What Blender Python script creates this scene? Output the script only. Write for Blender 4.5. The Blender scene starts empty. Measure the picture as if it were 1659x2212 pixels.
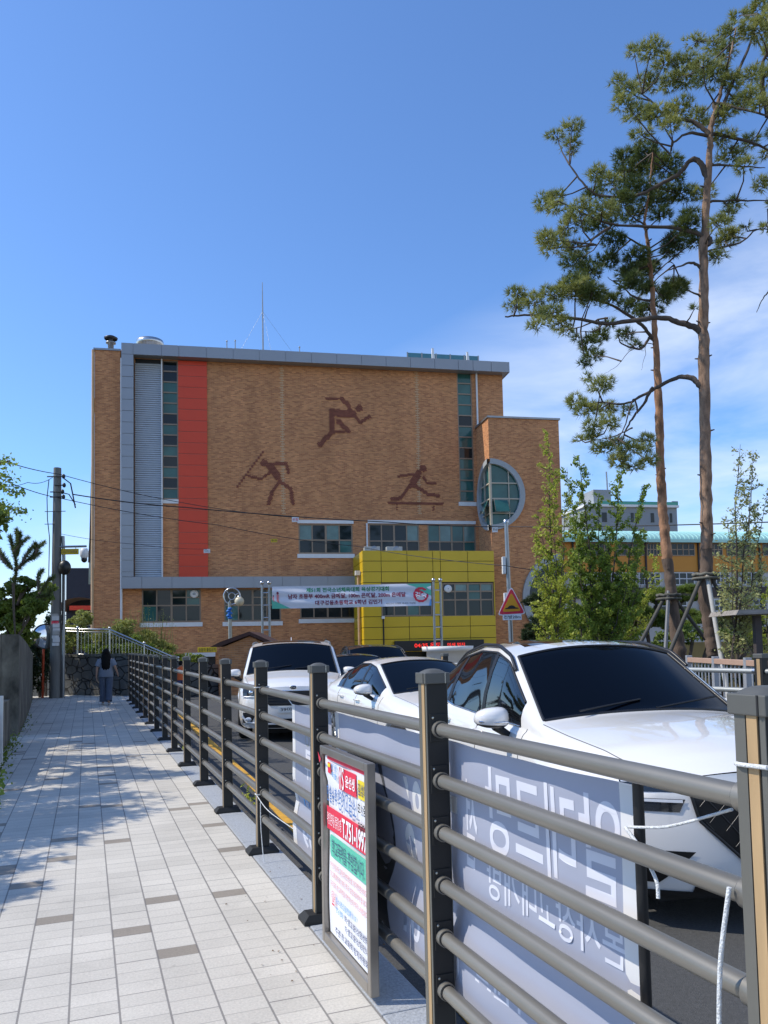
import bpy, bmesh, math, random
import numpy as np
from mathutils import Vector, Matrix
from math import sin, cos, pi, radians
random.seed(7); RNG=np.random.default_rng(7)
sc=bpy.context.scene; COL=sc.collection
# ---------------------------------------------------------------- camera
F_=1673.;CX_=829.5;PY_=1291.;PITCH=radians(3.5);ROLL=0.020;EYE=1.48
fw=np.array([0,cos(PITCH),sin(PITCH)]);up0=np.array([0,-sin(PITCH),cos(PITCH)]);rt0=np.array([1.,0,0])
rt=rt0*cos(ROLL)-up0*sin(ROLL); up=up0*cos(ROLL)+rt0*sin(ROLL)
cd=bpy.data.cameras.new('camera'); cam=bpy.data.objects.new('camera',cd); COL.objects.link(cam)
cd.sensor_fit='HORIZONTAL'; cd.sensor_width=36; cd.lens=F_/1659.*36; cd.shift_y=(PY_-1106.)/1659.
cd.clip_start=.05; cd.clip_end=6000
M=Matrix(((rt[0],up[0],-fw[0],0),(rt[1],up[1],-fw[1],0),(rt[2],up[2],-fw[2],EYE),(0,0,0,1)))
cam.matrix_world=M; sc.camera=cam
# ---------------------------------------------------------------- light
SUN_EL=radians(48); SUNV=Vector((-1.0*cos(SUN_EL),-.02*cos(SUN_EL),sin(SUN_EL))).normalized()
w=bpy.data.worlds.new('World'); sc.world=w; w.use_nodes=True; nt=w.node_tree; nt.nodes.clear()
N=nt.nodes.new; L=nt.links.new
sky=N('ShaderNodeTexSky'); sky.sky_type='NISHITA'; sky.sun_disc=False; sky.sun_elevation=SUN_EL; sky.sun_rotation=radians(269)
sky.air_density=1.0; sky.dust_density=.4; sky.ozone_density=6.0; sky.altitude=100
tc=N('ShaderNodeTexCoord'); mp=N('ShaderNodeMapping'); mp.inputs['Scale'].default_value=(1.3,1.0,4.2); mp.inputs['Rotation'].default_value=(0,.35,0)
nz=N('ShaderNodeTexNoise'); nz.inputs['Scale'].default_value=2.1; nz.inputs['Detail'].default_value=7; nz.inputs['Roughness'].default_value=.55; nz.inputs['Distortion'].default_value=.35
L(tc.outputs['Generated'],mp.inputs[0]); L(mp.outputs[0],nz.inputs['Vector'])
cr=N('ShaderNodeMapRange'); cr.inputs[1].default_value=.32; cr.inputs[2].default_value=.60; L(nz.outputs['Fac'],cr.inputs[0])
sx=N('ShaderNodeSeparateXYZ'); L(tc.outputs['Generated'],sx.inputs[0])
qq=N('ShaderNodeMath'); qq.operation='MULTIPLY_ADD'; qq.inputs[1].default_value=-.42; L(sx.outputs['X'],qq.inputs[0]); L(sx.outputs['Z'],qq.inputs[2]); el=N('ShaderNodeMapRange'); el.inputs[1].default_value=.36; el.inputs[2].default_value=.17; L(qq.outputs[0],el.inputs[0])
mu=N('ShaderNodeMath'); mu.operation='MULTIPLY'; L(cr.outputs[0],mu.inputs[0]); L(el.outputs[0],mu.inputs[1])
mu2=N('ShaderNodeMath'); mu2.operation='MULTIPLY'; mu2.inputs[1].default_value=.8; L(mu.outputs[0],mu2.inputs[0])
mx=N('ShaderNodeMixRGB'); mx.inputs['Color2'].default_value=(4.7,5.1,5.7,1); L(mu2.outputs[0],mx.inputs[0])
tn=N('ShaderNodeMixRGB'); tn.blend_type='MULTIPLY'; tn.inputs[0].default_value=1; tn.inputs[2].default_value=(.79,.925,1.07,1); L(sky.outputs[0],tn.inputs[1]); L(tn.outputs[0],mx.inputs[1])
bg=N('ShaderNodeBackground'); bg.inputs[1].default_value=.15; L(mx.outputs[0],bg.inputs[0])
wo=N('ShaderNodeOutputWorld'); L(bg.outputs[0],wo.inputs[0])
sd=bpy.data.lights.new('sun','SUN'); sd.energy=2.95; sd.angle=radians(.5); sd.color=(1,.93,.81)
so=bpy.data.objects.new('sun',sd); COL.objects.link(so); so.rotation_euler=SUNV.to_track_quat('Z','Y').to_euler()
vs=sc.view_settings; vs.view_transform='Standard'; vs.look='None'; vs.gamma=1; vs.use_curve_mapping=False; vs.exposure=0.52
# ---------------------------------------------------------------- photo geometry helpers (px in a 1659x2212 view of the place)
def ray(x,y): return fw+(x-CX_)/F_*rt-(y-PY_)/F_*up
def at(x,y,Y):
    r=ray(x,y); k=Y/r[1]; return Vector((r[0]*k,Y,EYE+r[2]*k))
def gz(x,y,z=0):
    r=ray(x,y); k=(z-EYE)/r[2]; return Vector((r[0]*k,r[1]*k,z))
A=radians(21.04)
def W(s,t,z=0): return Vector((-sin(A)*s+cos(A)*t, cos(A)*s+sin(A)*t, z))
FN=radians(10.7); FO=Vector((0,42,0))
def fac(x,y,w=0):
    """pixel -> (u,z) on the plane parallel to the school front, w metres in front of it"""
    r=ray(x,y); n=np.array([sin(FN),-cos(FN)]); o=np.array([0,42.])+n*w
    k=(o@n)/(r[:2]@n); p=r[:2]*k-np.array([0,42.]); return (p[0]*cos(FN)+p[1]*sin(FN), EYE+r[2]*k)
# ---------------------------------------------------------------- materials
MATS={}
def nodes(m): m.use_nodes=True; t=m.node_tree; return t,t.nodes['Principled BSDF']
def mat(name,c,rough=.6,metal=0,var=.12,scale=3.,bump=0,bscale=40.,spec=.5,emit=0,coat=0,stretch=(1,1,1),trans=0):
    if name in MATS: return MATS[name]
    m=bpy.data.materials.new(name); t,b=nodes(m); MATS[name]=m
    b.inputs['Base Color'].default_value=(*c,1); b.inputs['Roughness'].default_value=rough; b.inputs['Metallic'].default_value=metal
    b.inputs['Specular IOR Level'].default_value=spec; b.inputs['Coat Weight'].default_value=coat; b.inputs['Coat Roughness'].default_value=.03
    if emit: b.inputs['Emission Color'].default_value=(*c,1); b.inputs['Emission Strength'].default_value=emit
    tc=t.nodes.new('ShaderNodeTexCoord'); mp=t.nodes.new('ShaderNodeMapping'); mp.inputs['Scale'].default_value=stretch; t.links.new(tc.outputs['Object'],mp.inputs[0])
    if var:
        n=t.nodes.new('ShaderNodeTexNoise'); n.inputs['Scale'].default_value=scale; n.inputs['Detail'].default_value=6; n.inputs['Roughness'].default_value=.6
        t.links.new(mp.outputs[0],n.inputs['Vector'])
        r=t.nodes.new('ShaderNodeMapRange'); r.inputs[1].default_value=.25; r.inputs[2].default_value=.75; r.inputs[3].default_value=1-var; r.inputs[4].default_value=1+var
        t.links.new(n.outputs['Fac'],r.inputs[0])
        x=t.nodes.new('ShaderNodeVectorMath'); x.operation='SCALE'; x.inputs[0].default_value=c; t.links.new(r.outputs[0],x.inputs['Scale']); t.links.new(x.outputs[0],b.inputs['Base Color'])
    if bump:
        n=t.nodes.new('ShaderNodeTexNoise'); n.inputs['Scale'].default_value=bscale; n.inputs['Detail'].default_value=5; t.links.new(mp.outputs[0],n.inputs['Vector'])
        bp=t.nodes.new('ShaderNodeBump'); bp.inputs['Strength'].default_value=bump; bp.inputs['Distance'].default_value=.02; t.links.new(n.outputs['Fac'],bp.inputs['Height']); t.links.new(bp.outputs[0],b.inputs['Normal'])
    if trans:
        tr=t.nodes.new('ShaderNodeBsdfTranslucent'); tr.inputs[0].default_value=(*c,1); ms=t.nodes.new('ShaderNodeMixShader'); ms.inputs[0].default_value=trans
        o=t.nodes['Material Output']; t.links.new(b.outputs[0],ms.inputs[1]); t.links.new(tr.outputs[0],ms.inputs[2]); t.links.new(ms.outputs[0],o.inputs[0])
    return m
def leafmat(name,c1,c2,scale=1.2,trans=.25,rough=.55):
    if name in MATS: return MATS[name]
    m=bpy.data.materials.new(name); t,b=nodes(m); MATS[name]=m
    tc=t.nodes.new('ShaderNodeTexCoord'); n=t.nodes.new('ShaderNodeTexNoise'); n.inputs['Scale'].default_value=scale; n.inputs['Detail'].default_value=8; n.inputs['Roughness'].default_value=.75
    t.links.new(tc.outputs['Object'],n.inputs['Vector'])
    r=t.nodes.new('ShaderNodeMapRange'); r.inputs[1].default_value=.32; r.inputs[2].default_value=.68; t.links.new(n.outputs['Fac'],r.inputs[0])
    x=t.nodes.new('ShaderNodeMixRGB'); x.inputs[1].default_value=(*c1,1); x.inputs[2].default_value=(*c2,1); t.links.new(r.outputs[0],x.inputs[0])  # noise between two greens puts light variation into the leaf colour
    t.links.new(x.outputs[0],b.inputs['Base Color']); b.inputs['Roughness'].default_value=rough
    tr=t.nodes.new('ShaderNodeBsdfTranslucent'); t.links.new(x.outputs[0],tr.inputs[0]); ms=t.nodes.new('ShaderNodeMixShader'); ms.inputs[0].default_value=trans
    o=t.nodes['Material Output']; t.links.new(b.outputs[0],ms.inputs[1]); t.links.new(tr.outputs[0],ms.inputs[2]); t.links.new(ms.outputs[0],o.inputs[0])
    return m
def brickmat(name,c1,c2,cm,bw=.21,bh=.067,warm=1.0):
    m=bpy.data.materials.new(name); t,b=nodes(m); MATS[name]=m; nn=t.nodes.new; l=t.links.new
    tc=nn('ShaderNodeTexCoord'); s=nn('ShaderNodeSeparateXYZ'); l(tc.outputs['Object'],s.inputs[0])
    a=nn('ShaderNodeMath'); a.operation='ADD'; l(s.outputs[0],a.inputs[0]); l(s.outputs[1],a.inputs[1])
    c=nn('ShaderNodeCombineXYZ'); l(a.outputs[0],c.inputs[0]); l(s.outputs[2],c.inputs[1])
    br=nn('ShaderNodeTexBrick'); l(c.outputs[0],br.inputs['Vector']); br.inputs['Scale'].default_value=1; br.inputs['Brick Width'].default_value=bw; br.inputs['Row Height'].default_value=bh
    br.inputs['Mortar Size'].default_value=.006; br.inputs['Mortar Smooth'].default_value=.2; br.inputs['Bias'].default_value=0
    br.inputs['Color1'].default_value=(*c1,1); br.inputs['Color2'].default_value=(*c2,1); br.inputs['Mortar'].default_value=(*cm,1)
    mp=nn('ShaderNodeMapping'); mp.inputs['Scale'].default_value=(1.7,12,1); l(c.outputs[0],mp.inputs[0])
    n=nn('ShaderNodeTexNoise'); n.inputs['Scale'].default_value=1.6; n.inputs['Detail'].default_value=6; n.inputs['Roughness'].default_value=.75; l(mp.outputs[0],n.inputs['Vector'])
    r=nn('ShaderNodeMapRange'); r.inputs[1].default_value=.3; r.inputs[2].default_value=.7; r.inputs[3].default_value=.78; r.inputs[4].default_value=1.24; l(n.outputs['Fac'],r.inputs[0])
    n2=nn('ShaderNodeTexNoise'); n2.inputs['Scale'].default_value=.35; n2.inputs['Detail'].default_value=3; l(c.outputs[0],n2.inputs['Vector'])
    r2=nn('ShaderNodeMapRange'); r2.inputs[1].default_value=.3; r2.inputs[2].default_value=.7; r2.inputs[3].default_value=.9; r2.inputs[4].default_value=1.1; l(n2.outputs['Fac'],r2.inputs[0])
    mm=nn('ShaderNodeMath'); mm.operation='MULTIPLY'; l(r.outputs[0],mm.inputs[0]); l(r2.outputs[0],mm.inputs[1])
    mp3=nn('ShaderNodeMapping'); mp3.inputs['Scale'].default_value=(1.3,.12,1); l(c.outputs[0],mp3.inputs[0]); n3=nn('ShaderNodeTexNoise'); n3.inputs['Scale'].default_value=1.0; n3.inputs['Detail'].default_value=5; l(mp3.outputs[0],n3.inputs['Vector'])
    r3=nn('ShaderNodeMapRange'); r3.inputs[1].default_value=.3; r3.inputs[2].default_value=.7; r3.inputs[3].default_value=.90; r3.inputs[4].default_value=1.07; l(n3.outputs['Fac'],r3.inputs[0]); m3=nn('ShaderNodeMath'); m3.operation='MULTIPLY'; l(mm.outputs[0],m3.inputs[0]); l(r3.outputs[0],m3.inputs[1]); mm=m3
    v=nn('ShaderNodeVectorMath'); v.operation='SCALE'; l(br.outputs['Color'],v.inputs[0]); l(mm.outputs[0],v.inputs['Scale']); l(v.outputs[0],b.inputs['Base Color'])
    bp=nn('ShaderNodeBump'); bp.inputs['Strength'].default_value=.15; bp.inputs['Distance'].default_value=.005; bp.invert=True; l(br.outputs['Fac'],bp.inputs['Height']); l(bp.outputs[0],b.inputs['Normal'])
    b.inputs['Roughness'].default_value=.85
    return m
BRICK=brickmat('tan_brick',(.64,.285,.108),(.40,.152,.058),(.52,.30,.165))
SILVER=mat('silver_panel',(.31,.325,.345),.42,.35,.05,.7)
WHITE=mat('white_trim',(.74,.73,.70),.5,0,.06)
FRAME=mat('bronze_frame',(.27,.20,.14),.45,.3,.06)
GTEAL=mat('teal_glass',(.035,.12,.105),.06,0,.35,.9,spec=.45)
GDARK=mat('dark_glass',(.008,.016,.018),.05,0,.3,.8,spec=.4)
GPALE=mat('curtain_glass',(.11,.20,.18),.12,0,.3,1.5,spec=.6)
YELLOW=mat('yellow_panel',(.66,.43,.010),.38,0,.05,.8)
RED=mat('red_panel',(.70,.055,.012),.45,0,.06,.8)
REDLINE=mat('pale_red_joint',(.50,.12,.08),.5,0,.05)
DARK=mat('dark_gap',(.012,.012,.012),.7,0,.1)
BLACK=mat('black_plastic',(.012,.012,.013),.4,0,.1)
CAST=mat('grey_steel',(.30,.31,.31),.38,.7,.12,5)
STEEL=mat('stainless_steel',(.55,.55,.54),.25,.95,.08,6)
CONC=mat('concrete',(.34,.33,.31),.85,0,.3,2.2,bump=.4,bscale=25)
RELIEF=brickmat('maroon_brick',(.27,.085,.048),(.20,.06,.035),(.28,.12,.07))
LTBRICK=mat('pale_brick',(.55,.36,.20),.85,0,.15)
BARK=mat('pine_bark',(.115,.078,.055),.95,0,.5,6,bump=1.0,bscale=14,stretch=(1,1,.35))
BARKN=mat('brown_pine_bark',(.26,.16,.10),.9,0,.75,9,bump=1.0,bscale=16,stretch=(1,1,.4))
BARKO=mat('orange_pine_bark',(.31,.16,.085),.9,0,.7,8,bump=1.0,bscale=16,stretch=(1,1,.4))
BARKG=mat('grey_twig_bark',(.085,.065,.05),.9,0,.3,8)
# ---------------------------------------------------------------- object helpers
def link(o,parent=None):
    COL.objects.link(o)
    if parent is not None: o.parent=parent
    return o
def tag(o,label=None,cat=None,group=None,kind=None):
    if label: o['label']=label
    if cat: o['category']=cat
    if group: o['group']=group
    if kind: o['kind']=kind
    return o
def thing(name,label,cat,loc=(0,0,0),rz=0,group=None):
    o=bpy.data.objects.new(name,None); o.empty_display_size=.2; link(o); o.location=loc; o.rotation_euler=(0,0,rz)
    return tag(o,label,cat,group)
def copy_tree(o,parent=None):
    c=o.copy(); link(c,parent)
    for ch in o.children: copy_tree(ch,c)
    return c
class MB:
    def __init__(s): s.v=[]; s.f=[]; s.m=[]; s.mats=[]; s.sm=[]
    def mi(s,m):
        if m not in s.mats: s.mats.append(m)
        return s.mats.index(m)
    def add(s,vs,fs,m,smooth=False):
        o=len(s.v); s.v+= [tuple(v) for v in vs]; i=s.mi(m)
        for f in fs: s.f.append(tuple(k+o for k in f)); s.m.append(i); s.sm.append(smooth)
    def box(s,x0,x1,y0,y1,z0,z1,m,mtx=None):
        vs=[Vector((x,y,z)) for x in (x0,x1) for y in (y0,y1) for z in (z0,z1)]
        if mtx is not None: vs=[mtx@v for v in vs]
        s.add(vs,[(0,1,3,2),(4,6,7,5),(0,4,5,1),(2,3,7,6),(0,2,6,4),(1,5,7,3)],m)
    def bev(s,x0,x1,y0,y1,z0,z1,m,b=.01,mtx=None):
        bm=bmesh.new(); bmesh.ops.create_cube(bm,size=1)
        for v in bm.verts: v.co=Vector((x0+(v.co.x+.5)*(x1-x0),y0+(v.co.y+.5)*(y1-y0),z0+(v.co.z+.5)*(z1-z0)))
        bmesh.ops.bevel(bm,geom=bm.edges[:],offset=b,segments=2,affect='EDGES',profile=.5)
        bm.verts.ensure_lookup_table(); vs=[v.co.copy() for v in bm.verts]
        if mtx is not None: vs=[mtx@v for v in vs]
        s.add(vs,[[v.index for v in f.verts] for f in bm.faces],m); bm.free()
    def prism(s,pts,d,m):
        """pts: list of Vector (planar polygon), d: Vector extrusion"""
        n=len(pts); d=Vector(d); vs=[Vector(p) for p in pts]+[Vector(p)+d for p in pts]
        s.add(vs,[tuple(range(n))[::-1],tuple(range(n,2*n))]+[(i,(i+1)%n,n+(i+1)%n,n+i) for i in range(n)],m)
    def tube(s,pts,r,m,n=8,smooth=True,cap=True):
        pts=[Vector(p) for p in pts]; k=len(pts)
        rs=r if isinstance(r,(list,tuple)) else [r]*k
        vs=[]; pa=None
        for i,p in enumerate(pts):
            t=(pts[min(i+1,k-1)]-pts[max(i-1,0)])
            t=t.normalized() if t.length>1e-9 else Vector((0,0,1))
            if pa is None: a=t.cross(Vector((0,0,1)) if abs(t.z)<.9 else Vector((1,0,0))).normalized()
            else:
                a=pa-t*pa.dot(t); a=a.normalized() if a.length>1e-6 else t.orthogonal().normalized()
            pa=a; b=t.cross(a)
            for j in range(n):
                an=2*pi*j/n; vs.append(p+(a*cos(an)+b*sin(an))*rs[i])
        fs=[(i*n+j,i*n+(j+1)%n,(i+1)*n+(j+1)%n,(i+1)*n+j) for i in range(k-1) for j in range(n)]
        s.add(vs,fs,m,smooth)
        if cap: s.add(vs[:n],[tuple(range(n))[::-1]],m); s.add(vs[-n:],[tuple(range(n))],m)
    def lathe(s,prof,m,c=(0,0,0),n=20,axis='z',smooth=True,mtx=None):
        vs=[]; c=Vector(c)
        for r,h in prof:
            for j in range(n):
                a=2*pi*j/n; x,y=r*cos(a),r*sin(a)
                v=Vector((x,y,h)) if axis=='z' else (Vector((x,h,y)) if axis=='y' else Vector((h,x,y)))
                v=v+c
                vs.append(mtx@v if mtx is not None else v)
        k=len(prof)
        s.add(vs,[(i*n+j,i*n+(j+1)%n,(i+1)*n+(j+1)%n,(i+1)*n+j) for i in range(k-1) for j in range(n)],m,smooth)
    def ball(s,c,r,m,seg=12,rg=8,smooth=True,mtx=None):
        if not isinstance(r,(tuple,list)): r=(r,r,r)
        vs=[];c=Vector(c)
        for i in range(rg+1):
            th=pi*i/rg
            for j in range(seg):
                a=2*pi*j/seg; v=c+Vector((r[0]*sin(th)*cos(a),r[1]*sin(th)*sin(a),r[2]*cos(th)))
                vs.append(mtx@v if mtx is not None else v)
        s.add(vs,[(i*seg+j,i*seg+(j+1)%seg,(i+1)*seg+(j+1)%seg,(i+1)*seg+j) for i in range(rg) for j in range(seg)],m,smooth)
    def grid(s,P,m,smooth=True,closed=False):
        n=len(P);k=len(P[0]); vs=[v for row in P for v in row]
        s.add(vs,[(i*k+j,i*k+j+1,(i+1)*k+j+1,(i+1)*k+j) for i in range(n-1) for j in range(k-1)],m,smooth)
    def build(s,name,parent=None,loc=None):
        me=bpy.data.meshes.new(name); me.from_pydata(s.v,[],s.f)
        for m in s.mats: me.materials.append(m)
        me.polygons.foreach_set('material_index',s.m); me.polygons.foreach_set('use_smooth',s.sm); me.update()
        o=bpy.data.objects.new(name,me); link(o,parent)
        if loc is not None: o.location=loc
        return o
def npmesh(name,V,k,m,parent=None):
    """V: (n*k,3) array of separate k-gons"""
    n=len(V)//k; me=bpy.data.meshes.new(name); me.vertices.add(n*k); me.vertices.foreach_set('co',np.asarray(V,dtype=np.float32).ravel())
    me.loops.add(n*k); me.loops.foreach_set('vertex_index',np.arange(n*k,dtype=np.int32)); me.polygons.add(n)
    me.polygons.foreach_set('loop_start',np.arange(0,n*k,k,dtype=np.int32)); me.update(calc_edges=True); me.validate()
    me.materials.append(m); o=bpy.data.objects.new(name,me); return link(o,parent)
TXT={}
def text_geo(body,bold=0.0,res=2):
    key=(body,bold)
    if key in TXT: return TXT[key]
    c=bpy.data.curves.new('t','FONT'); c.body=body; c.offset=bold; c.resolution_u=6 if len(body)<=8 else res; c.size=1; c.align_x='LEFT'
    o=bpy.data.objects.new('t',c); COL.objects.link(o); dg=bpy.context.evaluated_depsgraph_get(); me=bpy.data.meshes.new_from_object(o.evaluated_get(dg))
    v=np.array([list(x.co) for x in me.vertices]) if len(me.vertices) else np.zeros((1,3)); f=[tuple(p.vertices) for p in me.polygons]
    bpy.data.objects.remove(o); bpy.data.curves.remove(c); bpy.data.meshes.remove(me)
    mn=v.min(0); sz=np.maximum(v.max(0)-mn,1e-6); v=(v-mn)/sz; TXT[key]=(v[:,:2],f); return TXT[key]
def put_text(mb,body,x0,x1,z0,z1,m,place,th=.003,bold=.0,mirror=False):
    """place(x,z,d)->Vector ; writes text into rectangle x0..x1,z0..z1, raised by th on side +d"""
    v,f=text_geo(body,bold)
    if mirror: X=x1-v[:,0]*(x1-x0)
    else: X=x0+v[:,0]*(x1-x0)
    Z=z0+v[:,1]*(z1-z0)
    top=[place(a,b,th) for a,b in zip(X,Z)]
    mb.add(top,f,m)
def tilt_to(a,b,z): return None
# ================================================================ SETTING
def pavermat():
    m=bpy.data.materials.new('paver_blocks'); t,b=nodes(m); nn=t.nodes.new; l=t.links.new
    def M_(op,a,b_=None,c=None):
        n=nn('ShaderNodeMath'); n.operation=op
        for i,x in enumerate((a,b_,c)):
            if x is None: continue
            if isinstance(x,(int,float)): n.inputs[i].default_value=x
            else: l(x,n.inputs[i])
        return n.outputs[0]
    tc=nn('ShaderNodeTexCoord'); s=nn('ShaderNodeSeparateXYZ'); l(tc.outputs['Object'],s.inputs[0])
    x=M_('ADD',s.outputs[0],.062); y=s.outputs[1]
    cx=M_('DIVIDE',x,.194); col=M_('FLOOR',cx); fx=M_('FRACT',cx)
    wn=nn('ShaderNodeTexWhiteNoise'); wn.noise_dimensions='1D'; l(col,wn.inputs['W'])
    off=M_('MULTIPLY',wn.outputs['Value'],.36)
    yy=M_('ADD',y,off); cy=M_('DIVIDE',yy,.122); row=M_('FLOOR',cy); fy=M_('FRACT',cy)
    cy3=M_('DIVIDE',yy,.366); fy3=M_('FRACT',cy3); row3=M_('FLOOR',cy3)
    cb=nn('ShaderNodeCombineXYZ'); l(col,cb.inputs[0]); l(row,cb.inputs[1])
    w2=nn('ShaderNodeTexWhiteNoise'); w2.noise_dimensions='2D'; l(cb.outputs[0],w2.inputs['Vector'])
    darkb=M_('GREATER_THAN',w2.outputs['Value'],.972)
    cb3=nn('ShaderNodeCombineXYZ'); l(col,cb3.inputs[0]); l(row3,cb3.inputs[1])
    w3=nn('ShaderNodeTexWhiteNoise'); w3.noise_dimensions='2D'; l(cb3.outputs[0],w3.inputs['Vector'])
    # joints
    jx=M_('LESS_THAN',M_('MINIMUM',fx,M_('SUBTRACT',1,fx)),.022)
    jy=M_('LESS_THAN',M_('MINIMUM',fy,M_('SUBTRACT',1,fy)),.022)
    j3=M_('LESS_THAN',M_('MINIMUM',fy3,M_('SUBTRACT',1,fy3)),.011)
    strong=M_('MULTIPLY',j3,M_('GREATER_THAN',w3.outputs['Value'],.35))
    seam=M_('MAXIMUM',jx,strong); soft=M_('MULTIPLY',jy,.40)
    joint=M_('MAXIMUM',M_('MULTIPLY',seam,.72),soft)
    n=nn('ShaderNodeTexNoise'); n.inputs['Scale'].default_value=85; n.inputs['Detail'].default_value=6; n.inputs['Roughness'].default_value=.8; l(tc.outputs['Object'],n.inputs['Vector'])
    n2=nn('ShaderNodeTexNoise'); n2.inputs['Scale'].default_value=1.1; n2.inputs['Detail'].default_value=5; l(tc.outputs['Object'],n2.inputs['Vector'])
    g=nn('ShaderNodeMapRange'); g.inputs[1].default_value=.3; g.inputs[2].default_value=.7; g.inputs[3].default_value=.80; g.inputs[4].default_value=1.18; l(n.outputs['Fac'],g.inputs[0])
    g2=nn('ShaderNodeMapRange'); g2.inputs[1].default_value=.3; g2.inputs[2].default_value=.7; g2.inputs[3].default_value=.86; g2.inputs[4].default_value=1.08; l(n2.outputs['Fac'],g2.inputs[0])
    n5=nn('ShaderNodeTexNoise'); n5.inputs['Scale'].default_value=17; n5.inputs['Detail'].default_value=2; l(tc.outputs['Object'],n5.inputs['Vector']); sp=M_('MULTIPLY',M_('GREATER_THAN',n5.outputs['Fac'],.735),.16); n6=nn('ShaderNodeTexNoise'); n6.inputs['Scale'].default_value=3.1; n6.inputs['Detail'].default_value=7; n6.inputs['Roughness'].default_value=.7; l(tc.outputs['Object'],n6.inputs['Vector']); g6=nn('ShaderNodeMapRange'); g6.inputs[1].default_value=.55; g6.inputs[2].default_value=.8; g6.inputs[3].default_value=1; g6.inputs[4].default_value=.8; l(n6.outputs['Fac'],g6.inputs[0])
    tone=M_('ADD',M_('MULTIPLY',w2.outputs['Value'],.14),.93)
    val=M_('MULTIPLY',M_('MULTIPLY',M_('MULTIPLY',g.outputs[0],g2.outputs[0]),tone),M_('MULTIPLY',g6.outputs[0],M_('SUBTRACT',1,sp)))
    c=nn('ShaderNodeMixRGB'); c.inputs[1].default_value=(.58,.54,.465,1); c.inputs[2].default_value=(.27,.235,.19,1); l(darkb,c.inputs[0])
    v=nn('ShaderNodeVectorMath'); v.operation='SCALE'; l(c.outputs[0],v.inputs[0]); l(val,v.inputs['Scale'])
    c2=nn('ShaderNodeMixRGB'); c2.inputs[2].default_value=(.13,.12,.115,1); l(joint,c2.inputs[0]); l(v.outputs[0],c2.inputs[1])
    l(c2.outputs[0],b.inputs['Base Color']); b.inputs['Roughness'].default_value=.9
    h=M_('SUBTRACT',M_('MULTIPLY',n.outputs['Fac'],.25),joint)
    bp=nn('ShaderNodeBump'); bp.inputs['Strength'].default_value=.5; bp.inputs['Distance'].default_value=.006; l(h,bp.inputs['Height']); l(bp.outputs[0],b.inputs['Normal'])
    return m
GROUND=mat('bare_earth',(.16,.135,.09),.95,0,.35,.6,bump=.5,bscale=8)
ASPH=mat('asphalt',(.075,.075,.073),.92,0,.3,55,bump=.6,bscale=160)
GRAN=mat('granite_kerb',(.36,.375,.39),.8,0,.28,70,bump=.3,bscale=90)
YPAINT=mat('yellow_road_paint',(.62,.33,.035),.75,0,.25,9)
b=MB(); b.box(-900,900,-300,2500,-1.2,-.15,GROUND); tag(b.build('ground'),kind='structure')
def sheet(name,pts,z,m,th=.03):
    b=MB(); b.prism([Vector((p.x,p.y,z-th)) for p in pts],(0,0,th),m); return b
b=sheet('road',[W(-8,1.33),W(26.3,1.33),W(30,4.5)+Vector((8,4,0)),W(14,14),W(-8,9)],-.13,ASPH,.06); tag(b.build('road'),kind='structure')
PAVE=pavermat()
b=MB(); b.box(-1.75,1.105,-6,28.6,-.14,0,PAVE)
o=b.build('pavement'); o.rotation_euler=(0,0,A); tag(o,kind='structure')
b=MB()
y=-6.
while y<26.6:
    b.bev(1.110,1.33,y+.002,y+.998,-.16,.002,GRAN,.006); y+=1.0
o=b.build('kerb'); o.rotation_euler=(0,0,A); tag(o,kind='structure')
# yellow edge line, drifting from the kerb as the road does
b=MB(); P=[(2.2,1.47),(4,1.56),(8,1.74),(12,1.86),(16,1.98),(21,2.15)]
for (s0,t0),(s1,t1) in zip(P[:-1],P[1:]):
    b.prism([W(s0,t0,-.129),W(s0,t0+.14,-.129),W(s1,t1+.14,-.129),W(s1,t1,-.129)],(0,0,.004),YPAINT)
tag(b.build('road_marking'),kind='structure')
# debris on kerb & road edge
b=MB(); LIT=mat('dry_leaf_litter',(.13,.075,.035),.9,0,.5,20)
for i in range(260):
    s=random.uniform(1.8,9); t=1.34+abs(random.gauss(0,.06)); p=W(s,t,-.126+random.random()*.012); a=random.random()*6.3; r=random.uniform(.006,.018)
    b.add([p+Vector((cos(a)*r,sin(a)*r,.002)),p+Vector((cos(a+2)*r,sin(a+2)*r,.006)),p+Vector((cos(a+4)*r,sin(a+4)*r,0.0))],[(0,1,2)],LIT)
for i in range(60):
    s=random.uniform(2.2,6); t=random.uniform(.75,1.3); p=W(s,t,.004); a=random.random()*6.3; r=random.uniform(.003,.009)
    b.add([p+Vector((cos(a)*r,sin(a)*r,.001)),p+Vector((cos(a+2)*r,sin(a+2)*r,.004)),p+Vector((cos(a+4)*r,sin(a+4)*r,0.001))],[(0,1,2)],LIT)
tag(b.build('leaf_litter'),'dry brown crumbs lying along the kerb and gutter','litter',kind='stuff')

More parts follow.
